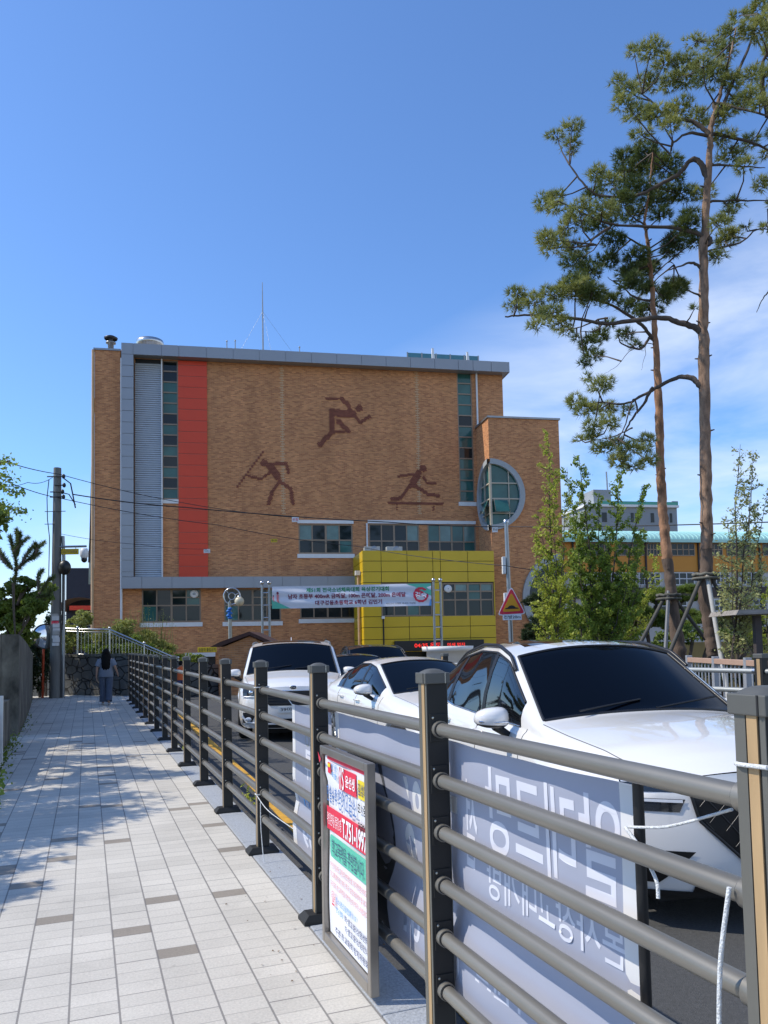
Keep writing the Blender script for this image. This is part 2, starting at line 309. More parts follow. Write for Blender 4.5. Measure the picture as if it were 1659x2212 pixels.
# ================================================================ SCHOOL
SCH=thing('school_building','four storey tan brick school with maroon athlete reliefs and a yellow entrance box','school building',FO,FN)
Z0=-.15
def U(x,y,w=0): return fac(x,y,w)[0]
def Zf(x,y,w=0): return fac(x,y,w)[1]
def wall_holes(b,x0,x1,z0,z1,holes,w,m,depth=.14,side=None):
    xs=sorted(set([x0,x1]+[h[0] for h in holes]+[h[1] for h in holes])); zs=sorted(set([z0,z1]+[h[2] for h in holes]+[h[3] for h in holes]))
    for i in range(len(xs)-1):
        for j in range(len(zs)-1):
            cx=(xs[i]+xs[i+1])/2; cz=(zs[j]+zs[j+1])/2
            if cx<x0 or cx>x1 or cz<z0 or cz>z1 or any(h[0]<cx<h[1] and h[2]<cz<h[3] for h in holes): continue
            b.add([(xs[i],-w,zs[j]),(xs[i+1],-w,zs[j]),(xs[i+1],-w,zs[j+1]),(xs[i],-w,zs[j+1])],[(0,1,2,3)],m)
    for h in holes:
        a,c,d,e=h; y0,y1=-w,-w+depth
        b.add([(a,y0,d),(c,y0,d),(c,y0,e),(a,y0,e),(a,y1,d),(c,y1,d),(c,y1,e),(a,y1,e)],[(0,1,5,4),(1,2,6,5),(2,3,7,6),(3,0,4,7),(4,5,6,7)],m)
def window(x0,x1,z0,z1,w,cols,rows,parent,glass='mix',split=None,name='window',fr=.07,seed=0):
    """rows: list of relative heights bottom->top"""
    R=random.Random(seed); b=MB(); y0=-w+.03; y1=-w+.10
    b.box(x0,x0+fr,y0,y1,z0,z1,FRAME); b.box(x1-fr,x1,y0,y1,z0,z1,FRAME); b.box(x0+fr,x1-fr,y0,y1,z0,z0+fr,FRAME); b.box(x0+fr,x1-fr,y0,y1,z1-fr,z1,FRAME)
    tot=sum(rows); zz=[z0]; 
    for r in rows: zz.append(zz[-1]+(z1-z0)*r/tot)
    for z in zz[1:-1]: b.box(x0+fr,x1-fr,y0+.004,y1-.004,z-.035,z+.035,FRAME)
    for c in range(1,cols):
        x=x0+(x1-x0)*c/cols; ww=.05 if c*2==cols else .032; b.box(x-ww,x+ww,y0+.008,y1-.008,z0+fr,z1-fr,FRAME)
    if split:
        c0,zr=split; b.box(x0+(x1-x0)*c0/cols,x1-fr,y0+.012,y1-.012,z0+(z1-z0)*zr-.03,z0+(z1-z0)*zr+.03,FRAME)
    wo=b.build(name,parent)
    p=MB(); yg=-w+.07
    for i in range(cols):
        for j in range(len(rows)):
            g={'mix':[GDARK,GDARK,GDARK,GTEAL],'teal':[GTEAL,GTEAL,GTEAL,GDARK],'dark':[GDARK,GDARK,GDARK,GTEAL]}[glass]; g=R.choice(g)
            if glass=='mix' and j==len(rows)-1: g=R.choice([GTEAL,GDARK,GPALE,GDARK])
            xa=x0+(x1-x0)*i/cols; xb=x0+(x1-x0)*(i+1)/cols; tl=R.uniform(-.012,.012)
            p.add([(xa,yg+tl,zz[j]),(xb,yg-tl,zz[j]),(xb,yg-tl+.004,zz[j+1]),(xa,yg+tl+.004,zz[j+1])],[(0,1,2,3)],g)
            if g is GPALE or (g is GTEAL and R.random()<.5): # blind behind glass
                pass
    p.build('pane',wo); return wo
def rect(x0,y0,x1,y1,w=0):
    xm=(x0+x1)/2; ym=(y0+y1)/2; return (U(x0,ym,w),U(x1,ym,w),Zf(xm,y1,w),Zf(xm,y0,w))
# --- main wall with openings
ZT=Zf(262,768); XL=U(262,1000); XR=U(1086,850)
w1=rect(306,1272,434,1344); w2=rect(484,1272,607,1342); w3=rect(648,1272,767,1336)
w4=rect(645,1132,762,1196); w5=rect(797,1132,906,1200); w6=rect(924,1133,1028,1202)
strip=rect(350,779,385,1078); strip2=rect(990,805,1022,1084)
b=MB(); ZR=Zf(600,757,.6)-.06
wall_holes(b,XL,XR,Z0,ZR,[w1,w2,w3,w4,w5,w6,strip,strip2],0,BRICK)
b.add([(XR,0,Z0),(XR,16,Z0),(XR,16,ZR),(XR,0,ZR)],[(0,1,2,3)],BRICK)
b.add([(XL,0,Z0),(XL,16,Z0),(XL,16,ZR),(XL,0,ZR)],[(3,2,1,0)],BRICK)
b.add([(XL,16,Z0),(XR,16,Z0),(XR,16,ZR),(XL,16,ZR)],[(0,1,2,3)],BRICK)
b.build('wall',SCH)
b=MB(); b.box(XL+.3,XR-.3,.45,15.8,ZR-1.3,ZR-.3,CONC); b.build('roof',SCH)
# left tower
tw_l=U(204,1000,.1); tw_r=U(261,1000,.1)-.03; tz=Zf(232,757,.1)
b=MB(); b.box(tw_l,tw_r,-.1,12,Z0,tz,BRICK)
b.build('side_tower',SCH)
b=MB(); b.box(tw_l-.06,tw_r+.02,-.16,12.06,tz,tz+.10,CAST); b.build('tower_coping',SCH)
b=MB(); b.tube([(tw_l-.08,-.10,Z0),(tw_l-.08,-.10,tz)],.075,LTBRICK,8); b.build('corner_trim',SCH)  # thin round trim added so its left side catches the sun
b=MB(); b.tube([(tw_r+.07,-.18,Z0),(tw_r+.07,-.18,tz-.4)],.06,WHITE,8); b.build('downpipe',SCH)  # pipe added to catch the sun as a lit strip beside the silver column
# chimney pipe on tower
cx,_=fac(232,740,.1); b=MB(); c=(cx,1.0,0)
b.lathe([(.15,tz+.1),(.15,tz+.78),(.26,tz+.80),(.26,tz+.86),(.12,tz+.9),(.12,tz+1.02)],CAST,c,16); b.lathe([(.33,tz+1.02),(.36,tz+1.10),(.2,tz+1.19),(.02,tz+1.22)],BLACK,c,16); b.build('flue_pipe',SCH)
# fascia, column, band (silver panel frame)
W_=.6; b=MB()
fz0=Zf(600,780,W_); fz1=Zf(600,757,W_); fx0=U(262,750,W_); fx1=U(1101,795,W_)
def panels(b,x0,x1,z0,z1,wf,xs,m,back=.62,gap=.012):
    xs=[x0]+[x for x in xs if x0<x<x1]+[x1]
    for i in range(len(xs)-1): b.box(xs[i]+gap,xs[i+1]-gap,-wf,-wf+.03,z0,z1,m)
    b.box(x0+.01,x1-.01,-wf+.03,-wf+back,z0+.005,z1-.005,DARK if m is not YELLOW else YELLOW)
FJ=[(300+x*.5425)*.5486 for x in (413,620,745,945,1140,1330,1520)]+[(1100+x*.7233)*.5486 for x in (175,312,447,580,713,845,973,1053,1152)]
b=MB(); cw=U(288,1000,W_)
xs=[fx0]+[U(x,770,W_) for x in FJ]+[fx1]
for i in range(len(xs)-1): b.box(xs[i]+(.0 if i==0 else .012),xs[i+1]-.012,-W_,-W_+.04,fz0,fz1,SILVER)
b.box(fx0+.02,fx1-.02,-W_+.04,-.003,fz0+.02,fz1-.012,SILVER); b.box(fx1-.03,fx1+.0,-W_+.04,1.5,fz0,fz1,SILVER)
b.box(XR+.003,fx1-.03,-.003,1.5,fz0+.02,fz1-.02,SILVER); b.box(fx0+.02,XR,.003,.4,fz1-.5,fz1-.012,SILVER)
b.build('roof_fascia',SCH)
bz0=Zf(500,1270,.5); bz1=Zf(500,1246,.5)
b=MB(); z=fz0; k=0
while z>bz1+.1:
    z2=max(z-.592,bz1+.01); b.box(fx0,cw,-W_+.01,-W_+.05,z2+.012,z-.012,SILVER); z=z2
b.box(fx0+.02,cw-.02,-W_+.05,.05,bz1+.01,fz0+.01,CAST); b.build('silver_column',SCH)
BJ=[(300+x*.6028)*.5486 for x in (430,627,822,970,1160,1347,1465)]+[(1200+150*.6028)*.5486]
b=MB(); bx1=U(770,1258,.5); xs=[fx0]+[U(x,1258,.5) for x in BJ]+[bx1]
for i in range(len(xs)-1): b.box(xs[i]+(.0 if i==0 else .012),xs[i+1]-.012,-W_+.012,-W_+.05,bz0,bz1,SILVER)
b.box(fx0+.02,bx1-.02,-W_+.05,-.003,bz0+.02,bz1-.01,SILVER); b.build('silver_band',SCH)
# louvre
lx0=cw+.02; lx1=U(349,1000,.05); lz1=fz0-.02; b=MB(); b.box(lx0,lx1,-.01,-.002,bz1,lz1,DARK)
z=bz1+.06; LOUV=mat('louvre_metal',(.52,.525,.51),.45,.4,.06)
while z<lz1-.25:
    b.add([(lx0,-.10,z),(lx1,-.10,z),(lx1,-.07,z+.088),(lx0,-.07,z+.088),(lx0,-.07,z-.012),(lx1,-.07,z-.012)],[(0,1,2,3),(4,5,1,0)],LOUV); z+=.112
b.box(lx1,lx1+.06,-.22,-.003,bz1,lz1,WHITE); b.build('louvre',SCH)
# red panels
rx0=U(385.5,1000,.06); rx1=U(448,1000,.06); b=MB(); b.box(rx0,rx1,-.05,-.003,bz1,fz0,REDLINE); z=bz1
while z<fz0-.05:
    z2=min(z+.592,fz0-.01); b.box(rx0,rx1,-.075,-.05,z+.018,z2-.018,RED); z+=.592
b.build('red_cladding',SCH)
# windows
def wstrip(r,n,seed):
    return window(r[0],r[1],r[2],r[3],0,1,[1]*n,SCH,'teal',seed=seed,fr=.06)
wstrip(strip,13,3); wstrip(strip2,12,5)
for i,r in enumerate((w1,w2,w3)): 
    window(*r,0,4,[1,1],SCH,'mix',split=(2,.74),seed=11+i)
for i,r in enumerate((w4,w5,w6)): window(*r,0,4,[.85,1],SCH,'mix',seed=21+i)
for r,t_,b_ in ((w1,0,1),(w2,0,1),(w3,0,1),(w4,1,1),(strip,0,1),(strip2,0,1)):
    b=MB(); b.box(r[0]-.08,r[1]+.08,-.07,-.003,r[2]-.24,r[2]-.02,WHITE); b.build('window_sill',SCH)
for x0,x1,r in ((w4[0]-.05,w4[1]+.05,w4),(U(794,1127),w6[1],w5)):
    b=MB(); b.box(x0,x1,-.07,-.003,r[3]+.02,r[3]+.2,WHITE); b.build('window_lintel',SCH)
for r in (w1,): # round vent fan
    b=MB(); cx=r[1]-.33; cz=r[3]-.28; b.lathe([(.02,-.14),(.17,-.16),(.21,-.12),(.21,-.03)],WHITE,(cx,0,cz),18,'y'); b.lathe([(.0,-.165),(.08,-.163)],CAST,(cx,0,cz),14,'y'); b.build('round_vent',SCH)
# drain pipes
for x0,y0,x1,y1 in ((1028.5,806,1035,1187),(1022,967,1036,1187)):
    pass
b=MB(); ux=U(1029,810,.12); b.box(ux-.09,ux+.09,-.22,-.05,Zf(1029,806),Zf(1029,799),WHITE); b.tube([(ux,-.12,Zf(1029,806)),(ux,-.12,Z0)],.055,WHITE,8); b.build('downpipe',SCH)
b=MB(); ux=U(793,1150,.1); b.tube([(ux,-.1,Zf(793,1131)),(ux,-.1,Zf(793,1190))],.05,WHITE,8); b.build('downpipe',SCH)
b=MB(); ux=U(705,1400,.12); b.tube([(ux,-.12,Z0),(ux,-.12,Zf(705,1385)),(ux,.0,Zf(705,1382))],.07,FRAME,8); b.build('downpipe',SCH)
# relief athletes
def zpt(x,y): return ((700+x*.7233)*.5486,(1550+y*.7233)*.5486)
def relief(strokes,circles=(),dots=None):
    cw_,ch_=.097,.067; cells=set()
    S=[]
    mp=.0257*.7233*.5486  # metres per zoom px at the wall
    def uz(p): d=zpt(*p); return fac(*d)
    for pts,wd in strokes:
        q=[uz(p) for p in pts]
        for a_,b_ in zip(q[:-1],q[1:]): S.append((a_,b_,wd*.0092*.5))
    C=[(uz(c),r*.0102) for c,r in circles]
    allp=[p for s in S for p in s[:2]]+[(c[0][0]+d,c[0][1]+d) for c in C for d in (-.3,.3)]
    x0=min(p[0] for p in allp)-.4; x1=max(p[0] for p in allp)+.4; z0=min(p[1] for p in allp)-.4; z1=max(p[1] for p in allp)+.4
    b=MB()
    for j in range(int(z0/ch_),int(z1/ch_)+1):
        for i in range(int(x0/cw_)-1,int(x1/cw_)+1):
            px=(i+.5+(.5 if j%2 else 0))*cw_; pz=(j+.5)*ch_; hit=any((px-c[0])**2+(pz-c[1])**2<r*r for c,r in C)
            if not hit:
                for (ax,az),(bx,bz),r in S:
                    dx,dz=bx-ax,bz-az; t=max(0,min(1,((px-ax)*dx+(pz-az)*dz)/(dx*dx+dz*dz+1e-9)))
                    if (px-ax-t*dx)**2+(pz-az-t*dz)**2<r*r: hit=True;break
            if hit: b.box(px-cw_/2+.004,px+cw_/2-.004,-.03,.01,pz-ch_/2+.003,pz+ch_/2-.003,RELIEF)
    if dots:
        a_,b_=uz(dots[0]),uz(dots[1]); n=13
        for k in range(n):
            t=k/(n-1); px=a_[0]+(b_[0]-a_[0])*t; pz=a_[1]+(b_[1]-a_[1])*t
            b.box(px-.055,px+.055,-.03,.01,pz-.065,pz+.065,RELIEF)
    return b.build('brick_relief',SCH)
tag(relief([([(810,25),(895,28)],12),([(890,28),(925,60),(945,100)],26),([(870,105),(950,112)],46),([(960,110),(992,158),(1045,125)],19),([(840,92),(838,205)],32),([(845,205),(772,278)],28),([(875,152),(930,205)],28),([(850,205),(940,205)],14)],[((987,80),19)]),'runner leaning forward in maroon brick, highest of the figures')
tag(relief([([(502,392),(545,455)],38),([(520,382),(590,380),(602,430)],17),([(500,430),(455,463),(385,450)],14),([(555,475),(515,530),(495,597)],21),([(555,475),(615,520),(626,597)],21)],[((468,378),20)],((325,505),(463,318))),'javelin thrower in maroon brick')
tag(relief([([(1312,430),(1275,495)],40),([(1310,435),(1200,450)],14),([(1337,455),(1357,487),(1402,490)],12),([(1270,495),(1210,570),(1165,573)],21),([(1290,500),(1365,550),(1420,555)],21),([(1148,598),(1438,598)],16),([(1193,605),(1193,630)],9),([(1393,605),(1393,633)],9)],[((1337,407),20)]),'hurdler in maroon brick over a bar')
b=MB()
for px in (612,905):
    ux=U(px,1000); z=Zf(px,1110); k=0
    while z<Zf(px,795):
        b.box(ux-.1-(k%2)*.05,ux+.1-(k%2)*.05,-.006,.01,z,z+.057,LTBRICK); b.box(ux-.03,ux+.0,-.005,.01,z+.05,z+.14,LTBRICK)
        z+=.067*2; k+=1
b.build('pale_brick_joint',SCH)
# --- right block with round corner window
WB=2.2; kx0=U(1057,1000,WB); kx1=U(1209.5,1000,WB); kz=Zf(1130,905,WB)
cz=Zf(1062,1068,WB); cr_=1.78
b=MB()
# front face with half-disc opening, ring of quads
def disc_wall(b,mapf,xa,xb,z0,z1,cz,r,m,sgn):
    """wall from edge x=0 outwards to X, half-disc hole at edge; mapf(x,z)->Vector"""
    n=28; pts=[(r*cos(-pi/2+pi*i/n),cz+r*sin(-pi/2+pi*i/n)) for i in range(n+1)]
    out=[]
    X=xb
    for (px,pz) in pts:
        out.append((X,pz))
    vs=[mapf(px,pz) for px,pz in pts]+[mapf(X,pz) for px,pz in pts]
    b.add(vs,[(i,i+1,n+2+i,n+1+i) for i in range(n)],m)
    b.add([mapf(0,z0),mapf(X,z0),mapf(X,cz-r),mapf(0,cz-r)],[(0,1,2,3)],m); b.add([mapf(0,cz+r),mapf(X,cz+r),mapf(X,z1),mapf(0,z1)],[(0,1,2,3)],m)
fr_=lambda x,z:(kx0+x,-WB,z); sd_=lambda x,z:(kx0,-WB+x,z)
disc_wall(b,fr_,0,kx1-kx0,Z0,kz,cz,cr_,BRICK,1); disc_wall(b,sd_,0,WB,Z0,kz,cz,cr_,BRICK,1)
b.add([(kx1,-WB,Z0),(kx1,10,Z0),(kx1,10,kz),(kx1,-WB,kz)],[(0,1,2,3)],BRICK)
b.add([(kx0+.02,-WB+.02,kz-.01),(kx1-.02,-WB+.02,kz-.01),(kx1-.02,10,kz-.01),(kx0+.02,10,kz-.01)],[(0,1,2,3)],CONC)
b.build('stair_block_wall',SCH)
b=MB(); b.box(kx0-.07,kx1+.07,-WB-.07,-WB+.15,kz,kz+.10,CAST); b.box(kx0-.07,kx0+.15,-WB+.153,-.05,kz,kz+.10,CAST); b.build('block_coping',SCH)
def arc(b,mapf,cz,r0,r1,d0,d1,a0,a1,m,n=26):
    P=[[],[],[],[]]
    for i in range(n+1):
        a=a0+(a1-a0)*i/n; c,s=cos(a),sin(a)
        for k,(r,d) in enumerate(((r0,d0),(r1,d0),(r1,d1),(r0,d1))): P[k].append(mapf(r*c,cz+r*s,d))
    P.append(P[0]); b.grid(P,m,False)
mf=lambda x,z,d:(kx0+x,-WB-d,z); ms_=lambda x,z,d:(kx0-d,-WB+x,z)
RIM=mat('grey_round_rim',(.36,.38,.38),.6,0,.12)
b=MB(); arc(b,mf,cz,cr_-.14,cr_+.14,-.05,.14,-pi/2,pi/2,RIM); arc(b,ms_,cz,cr_-.14,cr_+.14,-.05,.14,-pi/2,pi/2,RIM); rw=b.build('round_window',SCH)
b=MB()
for mfun in (mf,ms_):
    n=24; vs=[mfun(0,cz,-.06)]+[mfun(cr_*cos(-pi/2+pi*i/n),cz+cr_*sin(-pi/2+pi*i/n),-.06) for i in range(n+1)]
    b.add(vs,[(0,i+1,i+2) for i in range(n)],GTEAL)
b.build('pane',rw)
b=MB()
LF=mat('pale_window_bar',(.48,.42,.32),.5,0,.08)
for mfun,xs in ((mf,(.0,1.02)),(ms_,(.0,.9))):
    for x in xs:
        hgt=math.sqrt(max(0,(cr_-.1)**2-x*x)); wd=.09 if x==0 else .045
        p=[mfun(x if x else .002,cz-hgt,-.05),mfun(x+wd,cz-hgt,-.05),mfun(x+wd,cz+hgt,-.05),mfun(x if x else .002,cz+hgt,-.05)]
        q=[mfun(x if x else .002,cz-hgt,.03),mfun(x+wd,cz-hgt,.03),mfun(x+wd,cz+hgt,.03),mfun(x if x else .002,cz+hgt,.03)]
        b.add(p+q,[(0,1,2,3),(7,6,5,4),(0,4,5,1),(1,5,6,2),(2,6,7,3),(3,7,4,0)],LF)
    for zz in (cz+.62,cz-.22,cz-1.0):
        xw=math.sqrt(max(0,(cr_-.1)**2-(zz-cz)**2))
        p=[mfun(.09,zz-.035,-.045),mfun(xw,zz-.035,-.045),mfun(xw,zz+.035,-.045),mfun(.09,zz+.035,-.045)]; q=[mfun(.09,zz-.035,.02),mfun(xw,zz-.035,.02),mfun(xw,zz+.035,.02),mfun(.09,zz+.035,.02)]
        b.add(p+q,[(0,1,2,3),(7,6,5,4),(0,4,5,1),(1,5,6,2),(2,6,7,3),(3,7,4,0)],LF)
b.build('window_bar',rw)
for mfun,xe in ((mf,.98),(ms_,.86)): # open awning sashes
    b=MB(); z1_=cz-.26; z0_=cz-1.0; x0_=.14
    T=lambda x,z: mfun(x,z,.06+(z1_-z)*.45)
    for (xa,xb,za,zb) in ((x0_,xe,z0_,z0_+.05),(x0_,xe,z1_-.05,z1_),(x0_,x0_+.05,z0_,z1_),(xe-.05,xe,z0_,z1_)):
        b.add([T(xa,za),T(xb,za),T(xb,zb),T(xa,zb)],[(0,1,2,3)],LF); 
    b.add([T(x0_,z0_),T(xe,z0_),T(xe,z1_),T(x0_,z1_)],[(0,1,2,3)],GTEAL); b.build('open_sash',rw)
# lower round window at right corner of block
cz2=Zf(1205,1292,WB); b=MB(); mg=lambda x,z,d:(kx1+x,-WB-d,z)
arc(b,mg,cz2,2.05,2.4,-.02,.14,pi/2,3*pi/2,RIM); o2=b.build('round_window',SCH); b=MB()
n=24; b.add([mg(0,cz2,.02)]+[mg(2.08*cos(pi/2+pi*i/n),cz2+2.08*sin(pi/2+pi*i/n),.02) for i in range(n+1)],[(0,i+1,i+2) for i in range(n)],GDARK); b.build('pane',o2)
# --- yellow entrance box
WY=3.3; yx0=U(785,1300,WY); yx1=U(1070,1300,WY); yz0=Zf(900,1409,WY); yz1=Zf(900,1189,WY)
gx=[yx0]+[U(x,1200,WY) for x in (823,879,934.5,951,1009.6)]+[yx1]
zr=[Zf(900,y,WY) for y in (1408,1380,1354,1331)]; zu=[Zf(900,y,WY) for y in (1258,1235,1212,1189)]
yw1=(U(824,1295,WY),U(934,1295,WY),Zf(900,1331,WY),Zf(900,1259,WY)); yw2=(U(956,1295,WY),U(1067,1295,WY),Zf(1010,1332,WY),Zf(1010,1259,WY))
b=MB(); wall_holes(b,yx0+.02,yx1-.02,yz0,yz1-.02,[yw1,yw2],WY-.04,DARK)
g=.014
def pn(x0,x1,z0,z1): b.box(x0+g,x1-g,-WY,-WY+.035,z0+g,z1-g,YELLOW)
for rows in (zr,zu):
    cols_=gx if rows is zu else [yx0]+[U(x,1380,WY) for x in (828,885,951,1017)]+[yx1]
    for i in range(len(cols_)-1):
        for j in range(len(rows)-1): pn(cols_[i],cols_[i+1],rows[j],rows[j+1])
for xa,xb in ((yx0,yw1[0]),(yw1[1],yw2[0]),(yw2[1],yx1)): pn(xa,xb,zr[-1],zu[0])
for (ya,yb) in ((-WY+.036,-WY+1.1),(-WY+1.1,-.06)):
    for rows in (zr,[zr[-1],zu[0]],zu):
        for j in range(len(rows)-1): b.box(yx0,yx0+.03,ya+g,yb-g,rows[j]+g,rows[j+1]-g,YELLOW); b.box(yx1-.03,yx1,ya+g,yb-g,rows[j]+g,rows[j+1]-g,YELLOW)
b.box(yx0+.03,yx1-.03,-WY+.06,-.01,yz0+.01,yz0+.05,CAST); b.box(yx0+.03,yx1-.03,-WY+.06,-.01,yz1-.1,yz1-.05,CAST); b.box(yx0+.031,yx0+.05,-WY+.05,-.02,yz0+.02,yz1-.03,DARK); b.box(yx1-.05,yx1-.031,-WY+.05,-.02,yz0+.02,yz1-.03,DARK)
b.build('entrance_box_cladding',SCH)
window(*yw1,WY-.03,4,[1,.45,.55],SCH,'mix',seed=31); window(*yw2,WY-.03,4,[1,.5,.5],SCH,'mix',seed=35)
b=MB(); xx=yw2[0]+.3; zz=yw2[3]-.3; b.lathe([(.02,-WY-.05),(.17,-WY-.07),(.2,-WY-.03),(.2,-WY+.05)],WHITE,(xx,0,zz),18,'y'); b.build('round_vent',SCH)
# entrance under the box
b=MB(); b.box(yx0+.5,yx0+1.6,-1.6,-1.3,Z0,yz0,BRICK); b.box(yx0+.1,yx0+.5,-3.0,-2.6,Z0,yz0,BRICK); b.build('entrance_pier',SCH)
b=MB(); b.box(yx0+1.6,yx1,-1.4,-1.3,Z0,yz0,GDARK); b.build('entrance_door',SCH)
b=MB(); e0,e1,e2,e3=U(853,1393,WY+.2),U(1046,1393,WY+.2),Zf(950,1405,WY+.2),Zf(950,1383,WY+.2); b.bev(e0,e1,-WY-.2,-WY-.01,e2,e3,BLACK,.02); led=b.build('display_board',SCH)
LED=mat('red_led',(1,.03,.02),.5,0,0,emit=.8); b=MB()
put_text(b,'04:35 온도',e0+1.0,e0+2.35,e2+.16,e3-.12,LED,lambda x,z,d:(x,-WY-.2-d,z),.006,.01); put_text(b,'미세 먼지',e0+2.7,e0+3.6,e2+.2,e3-.14,LED,lambda x,z,d:(x,-WY-.2-d,z),.006,.01); b.build('lettering',led)
# gutter post and small box on yellow corner, side lamp
b=MB(); gx_=U(774,1350,WY-.9); b.tube([(yx0-.12,-WY+.75,Z0),(yx0-.12,-WY+.75,Zf(774,1232,WY))],.07,LTBRICK,8); b.box(yx0-.28,yx0-.03,-WY+.6,-WY+.85,Zf(774,1240,WY),Zf(774,1230,WY),WHITE); b.build('downpipe',SCH)
b=MB(); lx=U(828,1330,WY); b.tube([(lx,-WY-.05,yz0),(lx,-WY-.05,Zf(828,1336,WY))],.03,BLACK,6); b.box(lx-.09,lx+.05,-WY-.12,-WY-.01,Zf(828,1337,WY),Zf(828,1331,WY),WHITE); b.build('conduit_lamp',SCH)
# garage lintel + yellow sign
b=MB(); g0,g1=U(400,1414,.3),U(465,1414,.3); b.box(g0,g1,-.3,-.01,Zf(430,1419,.3),Zf(430,1410,.3),WHITE); b.box(g0,g1,-.05,-.012,Z0,Zf(430,1419,.3),BLACK); b.build('garage_opening',SCH)  # black sheet painted in for the shade inside the opening
# ---- roof items (things resting on roof)
def on_fac(u,dy,z): return FO+Matrix.Rotation(FN,3,'Z')@Vector((u,dy,z))
rt_z=fz1-.1
def roofthing(name,label,cat,px,py,dep):
    u,z=fac(px,py,-dep); return thing(name,label,cat,on_fac(u,dep,z),FN)
rz=ZR-.4
u,_=fac(568,740,-4); t=thing('antenna_mast','tall thin lightning mast guyed on the school roof','antenna',on_fac(u,4,rz),FN)
hz=fac(568,610,-4)[1]-rz; b=MB(); b.tube([(0,0,0),(0,0,hz*.72),(0,0,hz)],[.06,.045,.02],CAST,6); b.build('mast',t)
for dx in (-2.2,0.6,2.9):
    b=MB(); b.tube([(0,0,hz*.72),(dx,(-.5 if dx!=.6 else -2),.3)],.006,CAST,4); b.build('guy_wire',t)
for px,py,gr in ((490,737,'leftmost'),(508,736,'second'),(647,750,'third')):
    u,z=fac(px,py,-1); t=thing('lightning_rod','short thin rod on the roof edge, %s'%{'leftmost':'leftmost of the pair left of the mast','second':'right one of the pair left of the mast','third':'just right of the tall mast'}[gr],'rod',on_fac(u,1,rz),FN,'lightning rods along the roof edge')
    b=MB(); b.tube([(0,0,0),(0,0,z-rz)],.03,CAST,6); b.ball((0,0,z-rz),.05,CAST,8,6); b.build('rod',t)
u,z=fac(324,735,-2.5); t=thing('roof_ventilator','round silver turbine ventilator on the roof behind the fascia','ventilator',on_fac(u,2.5,rz),FN); h=z-rz
b=MB(); b.lathe([(.7,0),(.7,h-.35),(.78,h-.28),(.72,h-.05),(.3,h),(.01,h+.02)],STEEL,(0,0,0),20); b.build('ventilator_drum',t)
t=thing('glass_balustrade','low teal glass balustrade behind the right end of the roof fascia','balustrade',on_fac(U(880,770,-3),3,rz),FN)
L0=U(880,770,-3); L1=U(1033,775,-3); zt_=fac(1000,768,-3)[1]-rz; b=MB(); TG=mat('blue_glass',(.05,.20,.25),.1,0,.1); b.box(0,L1-L0,-.01,.01,.1,zt_,TG); b.build('glass_panel',t)
b=MB(); 
for k in range(6): x=(L1-L0)*k/5; b.box(x-.04,x+.04,-.035,-.011,0,zt_+.03,CAST)
b.build('post',t)
for px,lab in ((935,'leaning white bracket at the left of the glass balustrade'),(1010,'white bracket at the right end of the glass balustrade')):
    u,z=fac(px,752+ (8 if px>950 else 0),-2); t=thing('roof_bracket',lab,'bracket',on_fac(u,2,rz),FN,'brackets on the roof'); h=z-rz
    b=MB(); b.prism([(-.06,0,0),(.28,0,0),(.04,0,h),(-.06,0,h)],(0,.12,0),WHITE); b.build('bracket',t)
for k,(px,lab) in enumerate(((786,'left outdoor air conditioning unit on the yellow entrance box'),(834,'right outdoor air conditioning unit on the yellow entrance box'))):
    u0=U(px,1185,WY-.6); u1=U(px+34,1185,WY-.6); t=thing('air_conditioner',lab,'air conditioner',on_fac((u0+u1)/2,-(WY-.6),yz1-.05),FN,'air conditioning units on the entrance box')
    b=MB(); hh=.30; ww=(u1-u0)/2; b.bev(-ww,ww,-.16,.16,0,hh,mat('aged_casing',(.42,.42,.38),.6,0,.15),.02); b.build('casing',t)
    b=MB(); b.lathe([(.02,-.168),(.17,-.168),(.18,-.162)],CAST,(ww*.25,0,hh*.5),16,'y'); b.build('fan_grille',t)
# glass fin at left edge
t=thing('glass_fin','sloping green glass fin standing left of the brick tower','glass screen',on_fac(U(203,1250,-1),1,Z0),FN); u0=U(203,1250,-1)
pts=[(U(x,y,-1)-u0,0,fac(x,y,-1)[1]-Z0) for x,y in ((203,860),(203,1262),(191,1262),(192,1215),(195,1160))]
b=MB(); b.prism(pts,(0,.03,0),mat('green_glass',(.22,.33,.30),.1,0,.1)); b.build('glass_panel',t)
b=MB(); b.tube([pts[0],pts[4],pts[3]],.05,BLACK,6); b.build('strut',t)

# ---- yellow sign under trees
def flat_text_sign(name,label,cat,px0,py0,px1,py1,Y,bgm,lines,txm,border=None,group=None,rz=0,th=.03,bold=.01):
    a=at(px0,(py0+py1)/2,Y); c=at(px1,(py0+py1)/2,Y); t0=at((px0+px1)/2,py1,Y).z; t1=at((px0+px1)/2,py0,Y).z; w=(c-a).length; h=t1-t0; ctr=(a+c)/2
    t=thing(name,label,cat,(ctr.x,ctr.y,t0),rz,group); b=MB(); b.bev(-w/2,w/2,-th/2,th/2,0,h,bgm,min(.01,h*.1)); b.build('board',t); b=MB()
    for (s,x0,x1,z0,z1,m) in lines: put_text(b,s,-w/2+x0*w,-w/2+x1*w,z0*h,z1*h,m,lambda x,z,d:(x,-th/2-d,z),.003,bold)
    b.build('lettering',t); return t
INK=mat('black_ink',(.02,.02,.02),.6,0,0); SGY=mat('sign_yellow',(.62,.42,.01),.5,0,.06)
flat_text_sign('no_entry_sign','yellow sign with black lettering low on the brick wall by the garage','sign',427,1398,468,1409,38.5,SGY,[('승용차 출입금지',.06,.95,.15,.85,INK)],INK)
